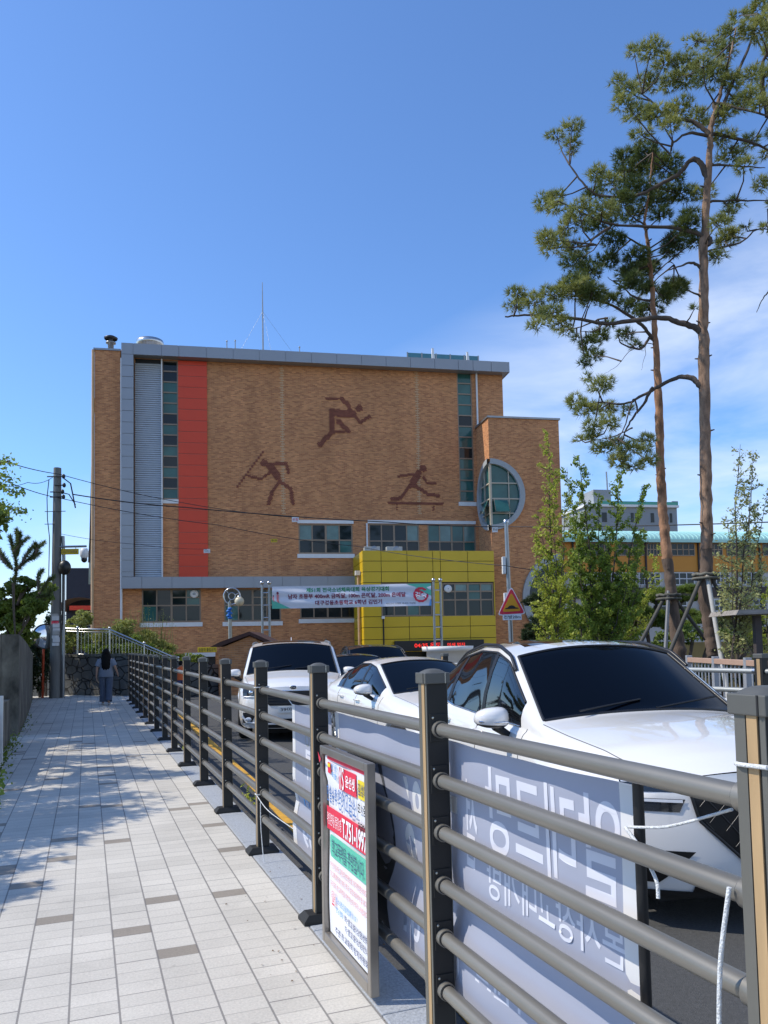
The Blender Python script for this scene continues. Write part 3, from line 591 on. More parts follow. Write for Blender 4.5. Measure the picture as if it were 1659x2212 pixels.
# ================================================================ FENCE
POSTM=mat('dark_bronze_post',(.012,.012,.011),.62,.0,.08,4); POSTF=mat('grey_bronze_edge',(.15,.145,.125),.5,.3,.08,4); GOLD=mat('wood_tone_strip',(.42,.28,.14),.55,0,.18,3,stretch=(8,8,1)); CAPM=mat('grey_cap',(.10,.10,.09),.55,.1,.08)
RAILM=mat('brushed_bronze_rail',(.23,.215,.185),.42,.5,.2,2,stretch=(6,.6,6)); SCREW=mat('screw_head',(.6,.58,.5),.3,.9,0)
RZ=[1.170,.986,.801,.616,.431,.246]
fence=thing('railing_fence','long dark bronze railing fence between paved footpath and road','fence',W(1.12,1.2,0),A)
def post_mesh():
    b=MB(); b.bev(-.040,.040,-.037,.037,.04,1.345,POSTM,.004)
    b.box(-.0425,-.0402,-.036,-.024,.045,1.34,POSTF); b.box(-.0425,-.0402,.010,.036,.045,1.34,POSTF); b.box(-.0435,-.0402,-.018,.006,.045,1.34,GOLD)
    b.box(.0402,.0425,-.036,-.024,.045,1.34,POSTF); b.box(.0402,.0425,.010,.036,.045,1.34,POSTF); b.box(.0402,.0435,-.018,.006,.045,1.34,GOLD)
    for z in RZ:
        for s in (-1,1):
            y0,y1=(-.0425,-.0372) if s<0 else (.0372,.0425)
            b.bev(-.034,.034,y0,y1,z-.045,z+.055,POSTM,.002); b.ball((-.022,y0 if s<0 else y1,z+.042),(.005,.003,.005),SCREW,8,4)
    return b
def cap_mesh():
    b=MB(); b.bev(-.050,.050,-.046,.046,1.335,1.375,CAPM,.003)
    b.box(-.0515,-.0502,-.03,-.026,1.336,1.374,DARK); b.box(.028,.031,-.0475,-.0462,1.336,1.374,STEEL)
    n=8; P=[]
    for i in range(n+1):
        row=[]
        for j in range(n+1):
            x=-1+2*i/n;y=-1+2*j/n; row.append(Vector((x*.043,y*.040,1.3745+.015*(1-x**4)*(1-y**4)**.5*(1-(x*x+y*y)*.35))))
        P.append(row)
    b.grid(P,CAPM); return b
def base_mesh():
    b=MB(); lo=[(-.115,-.068),(.105,-.068),(.105,.068),(-.115,.068)]; hi=[(-.085,-.05),(.085,-.05),(.085,.05),(-.085,.05)]
    vs=[(x,y,.002) for x,y in lo]+[(x,y,.018) for x,y in lo]+[(x,y,.048) for x,y in hi]
    b.add(vs,[(0,1,5,4),(1,2,6,5),(2,3,7,6),(3,0,4,7),(4,5,9,8),(5,6,10,9),(6,7,11,10),(7,4,8,11),(8,9,10,11)],POSTM); return b
SP=1.513; NP=16
p0=post_mesh().build('post',fence); c0=cap_mesh().build('cap',p0); b0=base_mesh().build('base_plate',p0)
def rail_mesh(z):
    b=MB(); Ls=SP; b.tube([(0,.045,z),(0,Ls-.045,z)],.0245,RAILM,16,cap=False)
    for y0,y1 in ((.0425,.068),(Ls-.068,Ls-.0425)): b.tube([(0,y0,z),(0,y1,z)],.031,RAILM,16)
    for y0,y1 in ((.068,.072),(Ls-.072,Ls-.068)): b.tube([(0,y0,z),(0,y1,z)],.0275,BLACK,16)
    return b
rails=[rail_mesh(z).build('rail',fence) for z in RZ]
ys=[k*SP for k in range(-1,NP)]
p0.location=(0,0,0)
for y in ys:
    if y!=0:
        c=copy_tree(p0,fence); c.location=(random.uniform(-.004,.004),y,0); c.rotation_euler=(random.gauss(0,.003),random.gauss(0,.004),0)
    if y>=ys[-1]-.1: continue
    for r in rails:
        if y==0: continue
        c=r.copy(); link(c,fence); c.location=(0,y,0)
# ---------------------------------------------------------------- pavement notice
NB=thing('notice_frame','stainless framed notice with red and green Korean print fixed to the near rails','notice board',W(3.09,1.135,0),A)
def nplace(s,z,d): return Vector((-.012-d,s,z))      # faces the path; s runs away from the camera
L_=.70; b=MB()
for a0,a1,z0,z1 in ((0,.036,.03,.985),(L_-.036,L_,.03,.985),(.037,L_-.037,.948,.985),(.037,L_-.037,.03,.08)): b.bev(-.04,.0,a0,a1,z0,z1,STEEL if 0 else mat('frame_steel',(.33,.30,.265),.35,.7,.15,4),.004)
b.box(-.002,.002,.04,L_-.04,.05,.97,mat('frame_back',(.30,.31,.31),.5,.5,.1)); b.build('frame',NB)
SHEET=mat('printed_sheet',(.78,.78,.80),.45,0,.05,3); b=MB(); P=[]
for i in range(15):
    row=[]
    for j in range(21):
        s=.05+.60*i/14; z=.085+.855*j/20; row.append(Vector((-.012-.006*sin(i*.5)*sin(j*.4)-.010*(i==14)*(j>17),s,z)))
    P.append(row)
b.grid(P,SHEET); b.build('printed_sheet',NB)
PR=mat('print_red',(.72,.03,.07),.5,0,.05); PB=mat('print_blue',(.06,.16,.42),.5,0,.05); PLB=mat('print_light_blue',(.12,.36,.72),.5,0,.05); PG=mat('print_green',(.10,.50,.35),.5,0,.05); PY=mat('print_yellow',(.80,.62,.03),.5,0,.05); PPK=mat('print_rose',(.75,.22,.22),.5,0,.05); WHT=mat('print_white',(.85,.85,.87),.5,0,0); NAVY=mat('print_navy',(.04,.06,.16),.5,0,0)
b=MB()
def npt(u,v,d=.010): return nplace(.05+.60*(1-u),.085+.855*(1-v),d)      # u: 0 left (far) .. 1 right (near) as read, v: 0 top
def nrect(u0,v0,u1,v1,m,d=.009): b.add([npt(u0,v1,d),npt(u1,v1,d),npt(u1,v0,d),npt(u0,v0,d)],[(0,1,2,3)],m)
def ntext(s,u0,v0,u1,v1,m,bold=.012,d=.012): put_text(b,s,u0,u1,1-v1,1-v0,m,lambda x,z,dd:npt(x,1-z,d),0,bold)
nrect(0,0,1,.018,PR); nrect(.04,.035,.12,.095,PR); nrect(.045,.04,.115,.06,PY,.011); ntext('빨간펜',.15,.03,.30,.065,PLB,.0); ntext('학습',.17,.075,.28,.115,PLB,.02)
nrect(.34,.035,.76,.155,PR); ntext('YS',.35,.03,.48,.15,WHT,.01,.013); ntext('윤선생',.52,.06,.74,.125,WHT,.02,.013); nrect(.80,.055,1,.15,PY); ntext('김성희',.81,.07,.99,.13,NAVY,.01,.013)
ntext('한솔수학',.02,.16,.30,.255,PB,.01); ntext('영어교습소',.33,.15,.76,.27,PB,.0); ntext('초 · 중',.80,.17,.98,.225,INK,.02); ntext('전문학원',.80,.265,.99,.325,INK,.02)
nrect(0,.285,1,.415,PR); ntext('우방강촌마을 정류장 3층',.02,.315,.40,.385,PPK if 0 else WHT,.0,.013); ntext('T.751-1997',.42,.30,.99,.405,WHT,.03,.013)
# green rounded box
pts=[]
for cx_,cy_,a0 in ((.93,.465,-90),(.93,.53,0),(.12,.53,90),(.12,.465,180)):
    for k in range(6): a=radians(a0+18*k); pts.append((cx_+.045*cos(a),cy_+.03*sin(a)))
b.add([npt(u,v,.009) for u,v in pts],[tuple(range(len(pts)))],PG); ntext('학교폭력을 추방합시다.',.14,.455,.92,.545,NAVY,.0,.013)
for k,s in enumerate(('어떤 이유든 고통의 변명으로 어떠한경우에도','학교폭력으로 부터 적극 보호되어야 합니다.','우리모두 학교폭력을 추방하는데 적극 노력합시다')): ntext(s,.09,.585+.052*k,.97,.62+.052*k,PPK,.0)
ntext('☎',.10,.745,.20,.83,PR,.0); ntext('청소년긴급전화 117',.22,.76,.72,.795,PLB,.01); ntext('상담전화',.22,.812,.40,.845,PLB,.01); ntext('학생고충 상담센터',.44,.812,.98,.85,NAVY,.01); ntext('학생고충 상담안내',.44,.865,.98,.902,NAVY,.01); ntext('주관: 학교폭력 방지위원회',.20,.925,.97,.965,NAVY,.01)
b.build('lettering',NB)
# torn red tape corner
b=MB(); b.add([(-.05,.66,.93),(-.05,.70,.955),(-.045,.69,.90),(-.055,.63,.925)],[(0,1,2),(0,2,3)],PR); b.build('red_tape',NB)
# ---------------------------------------------------------------- banners seen from behind
CLOTH=mat('banner_cloth',(.40,.42,.51),.7,0,.05,1.2,trans=.18); CLW=mat('banner_hem',(.80,.79,.78),.7,0,.05,trans=.15); CLD=mat('banner_dark_photo',(.07,.075,.09),.7,0,.2,2); LET=mat('banner_letter',(.66,.67,.74),.7,0,.03); LETD=mat('banner_grey_letter',(.36,.37,.36),.7,0,.03)
def banner(name,label,s0,s1,z0,z1,texts,darks=(),hem=((0,1),(0,1)),t=1.262):
    T=thing(name,label,'banner',W(s0,t,z0),A,'banners tied behind the rails')
    ln=s1-s0; hh=z1-z0
    def wob(x,z): return .010*sin(x*5.1+z*2.3)+.006*sin(x*13+1)+.006*sin(z*9+x*3)*(1 if z<hh*.5 else .5)+(.03*math.exp(-((z-hh*.33)/.08)**2)*(.5+.5*sin(x*1.7)))
    pl=lambda x,z,d:Vector((wob(x,z)-d,x,z))
    b=MB(); n=int(ln/.05)+2; k=int(hh/.05)+2
    P=[[pl(ln*i/n,hh*j/k,0) for j in range(k+1)] for i in range(n+1)]; b.grid(P,CLOTH); b.build('cloth',T)
    for e in hem:
        x0,x1=e; m=12; b=MB()
        P=[[pl(x0+(x1-x0)*i,hh*j/m,.0015) for j in range(m+1)] for i in (0,1)]; b.grid(P,CLW); b.build('hem',T)
    if darks:
        b=MB()
        for poly in darks:
            pass
        for (x0,x1,zz0,zz1) in darks:
            m=14; P=[[pl((x1 if i else x0)+ (0.05*sin(j*.55) if i==0 else 0),zz0+(zz1-zz0)*j/m,.003) for j in range(m+1)] for i in (0,1)]; b.grid(P,CLD)
        b.build('dark_print',T)
    b=MB()
    for (s,x0,x1,a,c,m,bold) in texts:
        put_text(b,s,x0,x1,a,c,m,lambda x,z,d:pl(x,z,.0009),.0,bold)
        # same print on the road side
    b.build('lettering',T); return T
# in path view the text reads mirrored: from right (near, small s) to left (far) => plain left-to-right along +s is mirrored when seen from the path
banner('banner','blue white back of the near banner with large mirrored Korean letters',1.60,4.10,.20,1.118,
  [('알레르망',.07,.74,.59,.87,LET,.012),('점',.81,.91,.50,.80,LET,.01),('본사창고대개방',.06,.74,.44,.565,LET,.01),('이벤트',.50,.84,.12,.20,LET,.01),('70%',1.0,1.52,.36,.72,CLW,.015),('07. 01',.98,1.55,.06,.19,LET,.015)],
  darks=((1.66,2.25,.0,.76),),hem=((0,.065),(2.44,2.5)))
banner('banner','back of the narrow far banner left of the notice with mirrored 100M print',4.18,4.95,.19,1.11,
  [('두류',.08,.52,.48,.66,LET,.03),('두 100M',.10,.60,.28,.38,PLB,.0),('2009',.14,.60,.05,.18,LET,.03),('WCU',.1,.5,.68,.76,LETD,.0)],hem=((.70,.77),))
# banner end pole, cords
b=MB(); t=thing('banner_pole','thin black pole holding the near end of the banner','pole',W(1.575,1.262,-.13),A); b.tube([(0,0,0),(0,0,1.27)],.014,BLACK,10); b.build('pole',t)
ROPE=mat('white_cord',(.72,.73,.72),.8,0,.2,60,bump=.6,bscale=200)
def rope(name,label,pts,r=.004,group='white cords tied to the fence'):
    o=Vector(pts[0]); b=MB(); q=[]
    for i in range(len(pts)-1):
        for k in range(5): q.append(Vector(pts[i]).lerp(Vector(pts[i+1]),k/5))
    q.append(Vector(pts[-1]));
    for it in range(3): q=[q[0]]+[(q[i-1]+q[i]*2+q[i+1])/4 for i in range(1,len(q)-1)]+[q[-1]]
    b.tube([p-o for p in q],r,ROPE,8); ob=b.build(name); ob.location=o; return tag(ob,label,'cord',group)
rope('cord','frayed white cord tying the banner corner to the near top rail',[W(1.60,1.25,1.02),W(1.45,1.24,1.05),W(1.25,1.235,1.13)],.0035)
rope('cord','short frayed cord end dangling beside the black banner pole',[W(1.60,1.24,1.02),W(1.52,1.22,.99),W(1.46,1.215,.93),W(1.455,1.21,.895)],.0045)
def loop(s,t,z,r,lab,w=.052,h=.046):
    pts=[W(s+dy,t+dx,z+dz) for dx,dy,dz in ((-w,-h,0),(w,-h,.004),(w,h,0),(-w,h,-.004),(-w,-h,0))]
    return rope('cord',lab,pts,r)
loop(1.12,1.2,1.245,.0045,'white cord wrapped round the nearest post under its cap')
rope('cord','long white cord hanging down beside the nearest post',[W(1.19,1.16,1.0),W(1.21,1.145,.85),W(1.22,1.14,.6),W(1.21,1.14,.3),W(1.215,1.14,.02)],.005)
loop(1.12+3*SP,1.2,1.19,.004,'white tape round the fourth post near its top rail'); loop(1.12+3*SP,1.2,.42,.004,'white tape round the fourth post near its lowest rail')
rope('cord','thin cord from the fourth post down to the far banner corner',[W(1.12+3*SP,1.24,1.19),W(5.1,1.25,1.15),W(4.93,1.262,1.08)],.003)
rope('cord','thin cord from the fourth post to the lower corner of the far banner',[W(1.12+3*SP,1.15,.42),W(5.25,1.14,.38),W(4.95,1.26,.30)],.003)
rope('cord','loose cord end hanging to the kerb by the fourth post',[W(5.45,1.14,.40),W(5.43,1.135,.25),W(5.40,1.14,.10),W(5.36,1.14,.01)],.003)

# ================================================================ CARS
PAINT=mat('white_car_paint',(.80,.785,.75),.22,0,.015,1,coat=1.0,spec=.5); PAINTD=mat('black_car_paint',(.012,.012,.014),.15,0,0,coat=1.0)
GLASS=mat('tinted_car_glass',(.003,.004,.006),.03,0,0,spec=.6); WGLASS=mat('tinted_windscreen',(.0015,.0025,.005),.05,0,0,spec=.12); TYRE=mat('tyre_rubber',(.02,.02,.02),.85,0,.15,12); RIMM=mat('alloy_rim',(.45,.46,.47),.3,.8,.05); LAMP=mat('headlamp_glass',(.02,.024,.028),.08,.1,.3,9,spec=.5,coat=.6); LAMPW=mat('lamp_strip',(.80,.82,.84),.15,.1,0,coat=1); CHR=mat('chrome',(.75,.76,.77),.12,1,0); SEAM=mat('panel_gap',(.10,.10,.10),.6,0,0); GRIL=mat('grille_mesh',(.010,.010,.011),.35,.3,.2,40); UNDER=mat('under_body',(.01,.01,.01),.8,0,0)
def smooth_tab(tab,L):
    xs=np.array([p[0] for p in tab],float); ys=np.array([p[1] for p in tab],float)
    X=np.linspace(-.5,L+.5,int((L+1)*60)); Y=np.interp(X,xs,ys); k=np.hanning(11); k/=k.sum(); Yp=np.pad(Y,5,mode='edge'); Y=np.convolve(Yp,k,'valid')
    return lambda x: float(np.interp(x,X,Y))
def car(name,label,s,t,h,P,group='cars queued on the road',paint=PAINT):
    L=P['L']; bd=Vector((-sin(A+h),cos(A+h),0)); pos=W(s,t,-.13)
    T=thing(name,label,'car',pos,A+h+pi/2,group)
    # local: +x backwards, +y image-left
    f={k:smooth_tab(v,L) for k,v in P['tab'].items()}
    sw=smooth_tab(P['sweep'],L); wf,wr=P['wheels']; WRAD=P['wr']
    def nose(z): return float(np.interp(z,[p[0] for p in P['nose']],[p[1] for p in P['nose']]))
    def warp(x,y,z,hw):
        return x+sw(x)*(y/hw)**2+nose(z)*max(0,1-x/.55)**1.5
    xs=sorted(set([round(v,3) for v in list(np.arange(0,L+.001,.045))+P['cuts']]+[L]))
    xs=[x for i,x in enumerate(xs) if i==0 or x-xs[i-1]>.012 or x in P['cuts']]
    def row(x):
        hw=f['hw'](x); zb=f['zb'](x); ze=f['ze'](x); tw=f['tw'](x); zs=P['sill']
        if ze<zb+.03: zb=ze-.03
        R=[(hw-.09,zs-.02),(hw-.03,zs+.03),(hw-.005,zs+.17),(hw,.56),(hw-.004,.56+(zb-.10-.56)*.5),(hw-.018,zb-.09),(hw-.055,zb-.02),(hw-.075,zb)]
        y6,z6=hw-.085,zb+.02; y9,z9=tw,ze
        if z9<z6: z6=z9-.005; 
        if tw>y6: y9=y6-.01
        for q in (.0,.33,.66,.93,1.0): R.append((y6+(y9-y6)*q+.03*sin(pi*q)*min(1,(z9-z6)/.3),z6+(z9-z6)*q))
        return R,hw
    NR=13; grid=[]
    for x in xs:
        R,hw=row(x); pts=[]
        # wheel arch
        for j,(y,z) in enumerate(R):
            xw=warp(x,y,z,hw)
            if z<.75:
                for wx in (wf,wr):
                    d=xw-wx; ra=WRAD+.055
                    if abs(d)<ra:
                        za=WRAD+math.sqrt(ra*ra-d*d)-.01
                        if z<za: z=za+j*.0015
                        
            pts.append(Vector((xw,y,z)))
        grid.append(pts)
    NU=9; us=[1-k/(NU-1) for k in range(NU)]
    us[1]=.93
    def topz(x,u): ze=f['ze'](x); zt=f['zt'](x); return ze+(zt-ze)*(1-abs(u)**2.2)
    def toppt(i,u):
        x=xs[i]; e=grid[i][NR-1]; y=e.y*u; z=topz(x,u); return Vector((warp(x,y,z,f['hw'](x)),y,z))
    bodies={}
    body=MB(); glassD={}; wind=MB(); rear=MB(); sun=MB()
    cw0,cw1=P['wind']; rg0,rg1=P['rear']; wins=P['windows']
    def inr(a,b,lo,hi): return a>=lo-1e-6 and b<=hi+1e-6
    for sgn in (1,-1):
        mir=lambda v: Vector((v.x,v.y*sgn,v.z))
        for i in range(len(xs)-1):
            xa,xb=xs[i],xs[i+1]
            for j in range(NR-1):
                q=[mir(grid[i][j]),mir(grid[i+1][j]),mir(grid[i+1][j+1]),mir(grid[i][j+1])]
                iswin=8<=j<=10 and any(inr(xa,xb,lo,hi) for lo,hi in wins) and (grid[i][NR-1].z-grid[i][8].z)>.07 and (grid[i+1][NR-1].z-grid[i+1][8].z)>.07
                if sgn<0: q=q[::-1]
                if iswin:
                    wk=[k for k,(lo,hi) in enumerate(wins) if inr(xa,xb,lo,hi)][0]; glassD.setdefault((sgn,wk),MB()).add(q,[(0,1,2,3)],GLASS,True)
                else: body.add(q,[(0,1,2,3)],paint,True)
            for k in range(NU-1):
                u0,u1=us[k],us[k+1]; q=[mir(toppt(i,u0)),mir(toppt(i+1,u0)),mir(toppt(i+1,u1)),mir(toppt(i,u1))]
                if sgn<0: q=q[::-1]
                tgt,m=body,paint
                if k>=1 and inr(xa,xb,cw0,cw1): tgt,m=wind,WGLASS
                elif k>=1 and inr(xa,xb,rg0,rg1): tgt,m=rear,GLASS
                elif P.get('sunroof') and k>=2 and inr(xa,xb,*P['sunroof']): tgt,m=sun,GLASS
                tgt.add(q,[(0,1,2,3)],m,True)
    # caps front/rear
    def capx(y,z,hw0): return sw(0)*(y/hw0)**2+nose(z)
    for end in (0,-1):
        g=grid[end]; x=xs[end]; hw=f['hw'](x); ze=f['ze'](x); zt=f['zt'](x); P_=[]
        for j in range(NR):
            y0=g[j].y; z0=g[j].z; rowp=[]
            for k in range(17):
                u=1-k/8; y=y0*u; z=z0+(zt-ze)*(1-abs(u)**2.2)*(max(0,(j-6)/6)); rowp.append(Vector((warp(x,y,z0,hw),y,z)))
            P_.append(rowp)
        if end==0: P_=P_[::-1]
        body.grid(P_,paint,True)
    # underside
    for i in range(len(xs)-1):
        a,c=grid[i][0],grid[i+1][0]; body.add([a,c,Vector((c.x,-c.y,c.z)),Vector((a.x,-a.y,a.z))],[(0,1,2,3)],UNDER)
    # seal dark tub inside wheel arches
    bo=body.build('body',T)
    for m_,n_ in ((wind,'windscreen'),(rear,'rear_window'),(sun,'sunroof')):
        if m_.v: m_.build(n_,T)
    for g_k in glassD.values(): g_k.build('side_window',T)
    # weld normals look: merge by distance for body
    for o in T.children:
        if o.type=='MESH':
            bm=bmesh.new(); bm.from_mesh(o.data); bmesh.ops.remove_doubles(bm,verts=bm.verts,dist=.0006); bm.to_mesh(o.data); bm.free()
    def side(xq,j,off=0,sgn=1):
        i=min(range(len(xs)),key=lambda k:abs(xs[k]-xq)); v=grid[i][j]; return Vector((v.x,(v.y+off)*sgn,v.z))
    # trim: window surround + pillars + seams
    b=MB()
    for sgn in (1,-1):
        xsn=[x for x in xs if wins[0][0]<=x<=wins[-1][1] and f['ze'](x)-f['zb'](x)>.06]
        b.tube([side(x,8,.004,sgn) for x in xsn],.009,P.get('trimm',CHR),6,cap=False); b.tube([side(x,11,.004,sgn) for x in xsn],.011,P.get('trimm',BLACK),6,cap=False)
        for lo in [w_[0] for w_ in wins[1:]]:
            ga=[w_ for w_ in wins if w_[1]<=lo+.001][-1][1]
            i0=min(range(len(xs)),key=lambda k:abs(xs[k]-ga)); i1=min(range(len(xs)),key=lambda k:abs(xs[k]-lo))
            if i1>i0: b.grid([[Vector((grid[i][j].x,(grid[i][j].y+.004)*sgn,grid[i][j].z)) for j in range(8,12)] for i in range(i0,i1+1)],BLACK,True)
    b.build('window_trim',T)
    b=MB()
    for sgn in (1,-1):
        for xq in P['seams']:
            i=min(range(len(xs)),key=lambda k:abs(xs[k]-xq)); b.tube([Vector((grid[i][j].x,(grid[i][j].y+.0005)*sgn,grid[i][j].z)) for j in range(2,9)],.0035,SEAM,4,cap=False)
    # bonnet seam
    i0=0; i1=max(i for i,x in enumerate(xs) if x<=cw0-.02)
    for sgn in (1,-1):
        pts=[]
        for i in range(i0+3,i1): v=toppt(i,.97); pts.append(Vector((v.x,v.y*sgn,v.z+.001)))
        b.tube(pts,.0035,SEAM,4,cap=False)
    b.build('panel_seam',T)
    if P.get('rails'):
        for sgn in (1,-1):
            b=MB(); idx=[i for i,x in enumerate(xs) if P['rails'][0]<=x<=P['rails'][1]]; n=len(idx)
            b.tube([Vector((grid[i][12].x,(grid[i][12].y+.005)*sgn,grid[i][12].z+.004+.016*min(1,k/6,(n-1-k)/6))) for k,i in enumerate(idx)],P.get('railr',.02),P.get('railm',BLACK),8); b.build('roof_rail',T)
    # windscreen black surround
    b=MB(); idx=[i for i,x in enumerate(xs) if cw0<=x<=cw1]
    for sgn in (1,-1):
        b.tube([Vector((toppt(i,.93).x,toppt(i,.93).y*sgn,toppt(i,.93).z+.002)) for i in idx],.012,BLACK,6,cap=False)
    for i in (idx[0],idx[-1]):
        b.tube([Vector((toppt(i,abs(u)).x,toppt(i,abs(u)).y*(1 if u>=0 else -1),toppt(i,abs(u)).z+.002)) for u in [k/8-.93 if 0 else -.93+1.86*k/16 for k in range(17)]],.012,BLACK,6,cap=False)
    b.build('screen_seal',T)
    # wipers
    b=MB(); i=idx[1]; 
    for y0,y1 in ((.55,.02),(-.05,-.6)):
        b.tube([toppt(i,abs(y0)/.9)+Vector((-.02,(y0-abs(y0)) if y0<0 else 0,.02)) if 0 else Vector((toppt(i,.3).x-.02,y0,toppt(i,.3).z+.01)),Vector((toppt(idx[3],.1).x,y1,toppt(idx[3],.1).z+.012))],.008,BLACK,5)
    b.build('wiper',T)
    # wheels
    hwm=f['hw'](wf)
    def wheel(x,sgn):
        b=MB(); y0=(hwm-.02)*sgn; y1=(hwm-.25)*sgn; r=WRAD; rr=r*.68
        prof=[(rr,y0-.01*sgn),(r*.93,y0),(r,y0-.03*sgn),(r,y1+.03*sgn),(r*.93,y1),(rr,y1)]
        b.lathe(prof,TYRE,(x,0,r),28,'y'); ty=b.build('wheel',T); b=MB()
        b.lathe([(rr,y0-.015*sgn),(rr*.93,y0-.02*sgn),(rr*.9,y0-.07*sgn),(.02,y0-.10*sgn)],BLACK,(x,0,r),24,'y')
        for k in range(5):
            a=2*pi*k/5
            for da in (-.16,.16):
                d=Vector((cos(a+da),0,sin(a+da))); b.tube([Vector((x,y0-.045*sgn,r))+Vector((cos(a),0,sin(a)))*.04,Vector((x,y0-.025*sgn,r))+d*rr*.93],.022,RIMM,6)
        b.lathe([(rr*.92,y0-.012*sgn),(rr*1.0,y0-.008*sgn)],RIMM,(x,0,r),28,'y'); b.lathe([(.06,y0-.03*sgn),(.001,y0-.02*sgn)],RIMM,(x,0,r),12,'y'); b.build('rim',ty)
    for x in (wf,wr):
        for sgn in (1,-1): wheel(x,sgn)
    b=MB()
    for x in (wf,wr):
        for sgn in (1,-1):
            n=16; ra=WRAD+.06; pts=[(ra*cos(pi*k/n),WRAD+ra*sin(pi*k/n)) for k in range(n+1)]
            b.grid([[Vector((x+px,sgn*(hwm-.06),pz)),Vector((x+px,sgn*(hwm-.32),pz))] for px,pz in pts],UNDER)
            b.add([Vector((x+px,sgn*(hwm-.31),pz)) for px,pz in pts],[tuple(range(n+1))],UNDER)
    b.box(.3,L-.3,-hwm+.33,hwm-.33,.14,.34,UNDER); b.build('under_tray',T)
    # mirrors
    for sgn in (1,-1):
        mx,mz=P['mirror']; my=f['hw'](mx)+.10; mm=[]
        b=MB()
        def shell(v): return v
        seg,rg=16,12; vs=[]
        for i in range(rg+1):
            th=pi*i/rg
            for j in range(seg):
                a=2*pi*j/seg; dx=sin(th)*cos(a); dy=sin(th)*sin(a); dz=cos(th)
                sx=.105 if dx<0 else .03
                e=.75; g=lambda q:math.copysign(abs(q)**e,q)
                vs.append(Vector((mx+g(dx)*sx+ .03*abs(dy),(my+g(dy)*.135)*sgn,mz+g(dz)*(.085 if dz>0 else .07)*(1-.2*(dy))) ))
        fs=[(i*seg+j,i*seg+(j+1)%seg,(i+1)*seg+(j+1)%seg,(i+1)*seg+j) for i in range(rg) for j in range(seg)]
        hi=[q for q in fs if sum(vs[k].z for k in q)/4>mz-.038]; lo=[q for q in fs if q not in hi]
        b.add(vs,hi,paint,True); b.add(vs,lo,BLACK,True); b.add([Vector((mx+.035,(my-.10)*sgn,mz-.05)),Vector((mx+.035,(my+.11)*sgn,mz-.05)),Vector((mx+.035,(my+.10)*sgn,mz+.06)),Vector((mx+.035,(my-.10)*sgn,mz+.07))],[(0,1,2,3)],GLASS)
        b.tube([(mx+.0,(my-.02)*sgn,mz-.055),(mx+.03,(my-.14)*sgn,mz-.13)],[.035,.028],BLACK,8)
        b.tube([(mx-.095,(my-.09)*sgn,mz-.022),(mx-.10,(my+.0)*sgn,mz-.02),(mx-.05,(my+.12)*sgn,mz-.012)],.007,CHR,6)
        b.build('wing_mirror',T)
    # door handles
    for sgn in (1,-1):
        for xq in P['handles']:
            v=side(xq,5,0,sgn); b=MB(); b.tube([v+Vector((-.09,.012*sgn,.0)),v+Vector((-.07,.035*sgn,.0)),v+Vector((.07,.035*sgn,.0)),v+Vector((.09,.012*sgn,0))],.012,paint if paint is PAINT else CHR,8); b.build('door_handle',T)
    if P.get('fin'):
        x=P['fin']; z=f['zt'](x); b=MB(); b.prism([(x-.10,0,z-.005),(x+.08,0,z-.005),(x+.09,0,z+.065),(x+.04,0,z+.06)],(0,.012,0),paint); b.build('aerial_fin',T)
    # front patches
    hw0=f['hw'](0)
    def patch(nm,m,z0,z1,yl,yr,off=.006,n=10,mm=10,par=T,depth=0,smooth=True):
        """yl(z),yr(z) functions on |y| side aware"""
        b=MB(); Pq=[]
        for i in range(n+1):
            z=z0+(z1-z0)*i/n; a,c=yl(z),yr(z); rw=[]
            for j in range(mm+1):
                y=a+(c-a)*j/mm
                if abs(y)<=hw0-.01: x=capx(y,z,hw0)
                else:
                    # on the flank: march along the side stations
                    x=sw(0)+nose(z); best=None
                    for xi,g in zip(xs,grid):
                        jj=min(range(9),key=lambda k:abs(g[k].z-z)); 
                        if g[jj].y>=abs(y): x=g[jj].x; break
                rw.append(Vector((x-off+depth,y,z)))
            Pq.append(rw)
        b.grid(Pq,m,smooth); return b
    P['front'](T,patch,capx,hw0)
    return T,f,grid,xs
def const(v): return lambda z:v
def lerpf(*p): return lambda z: float(np.interp(z,[q[0] for q in p],[q[1] for q in p]))
def edge_frame(T,name,m,pts,r): b=MB(); b.tube(pts,r,m,6); return b.build(name,T)
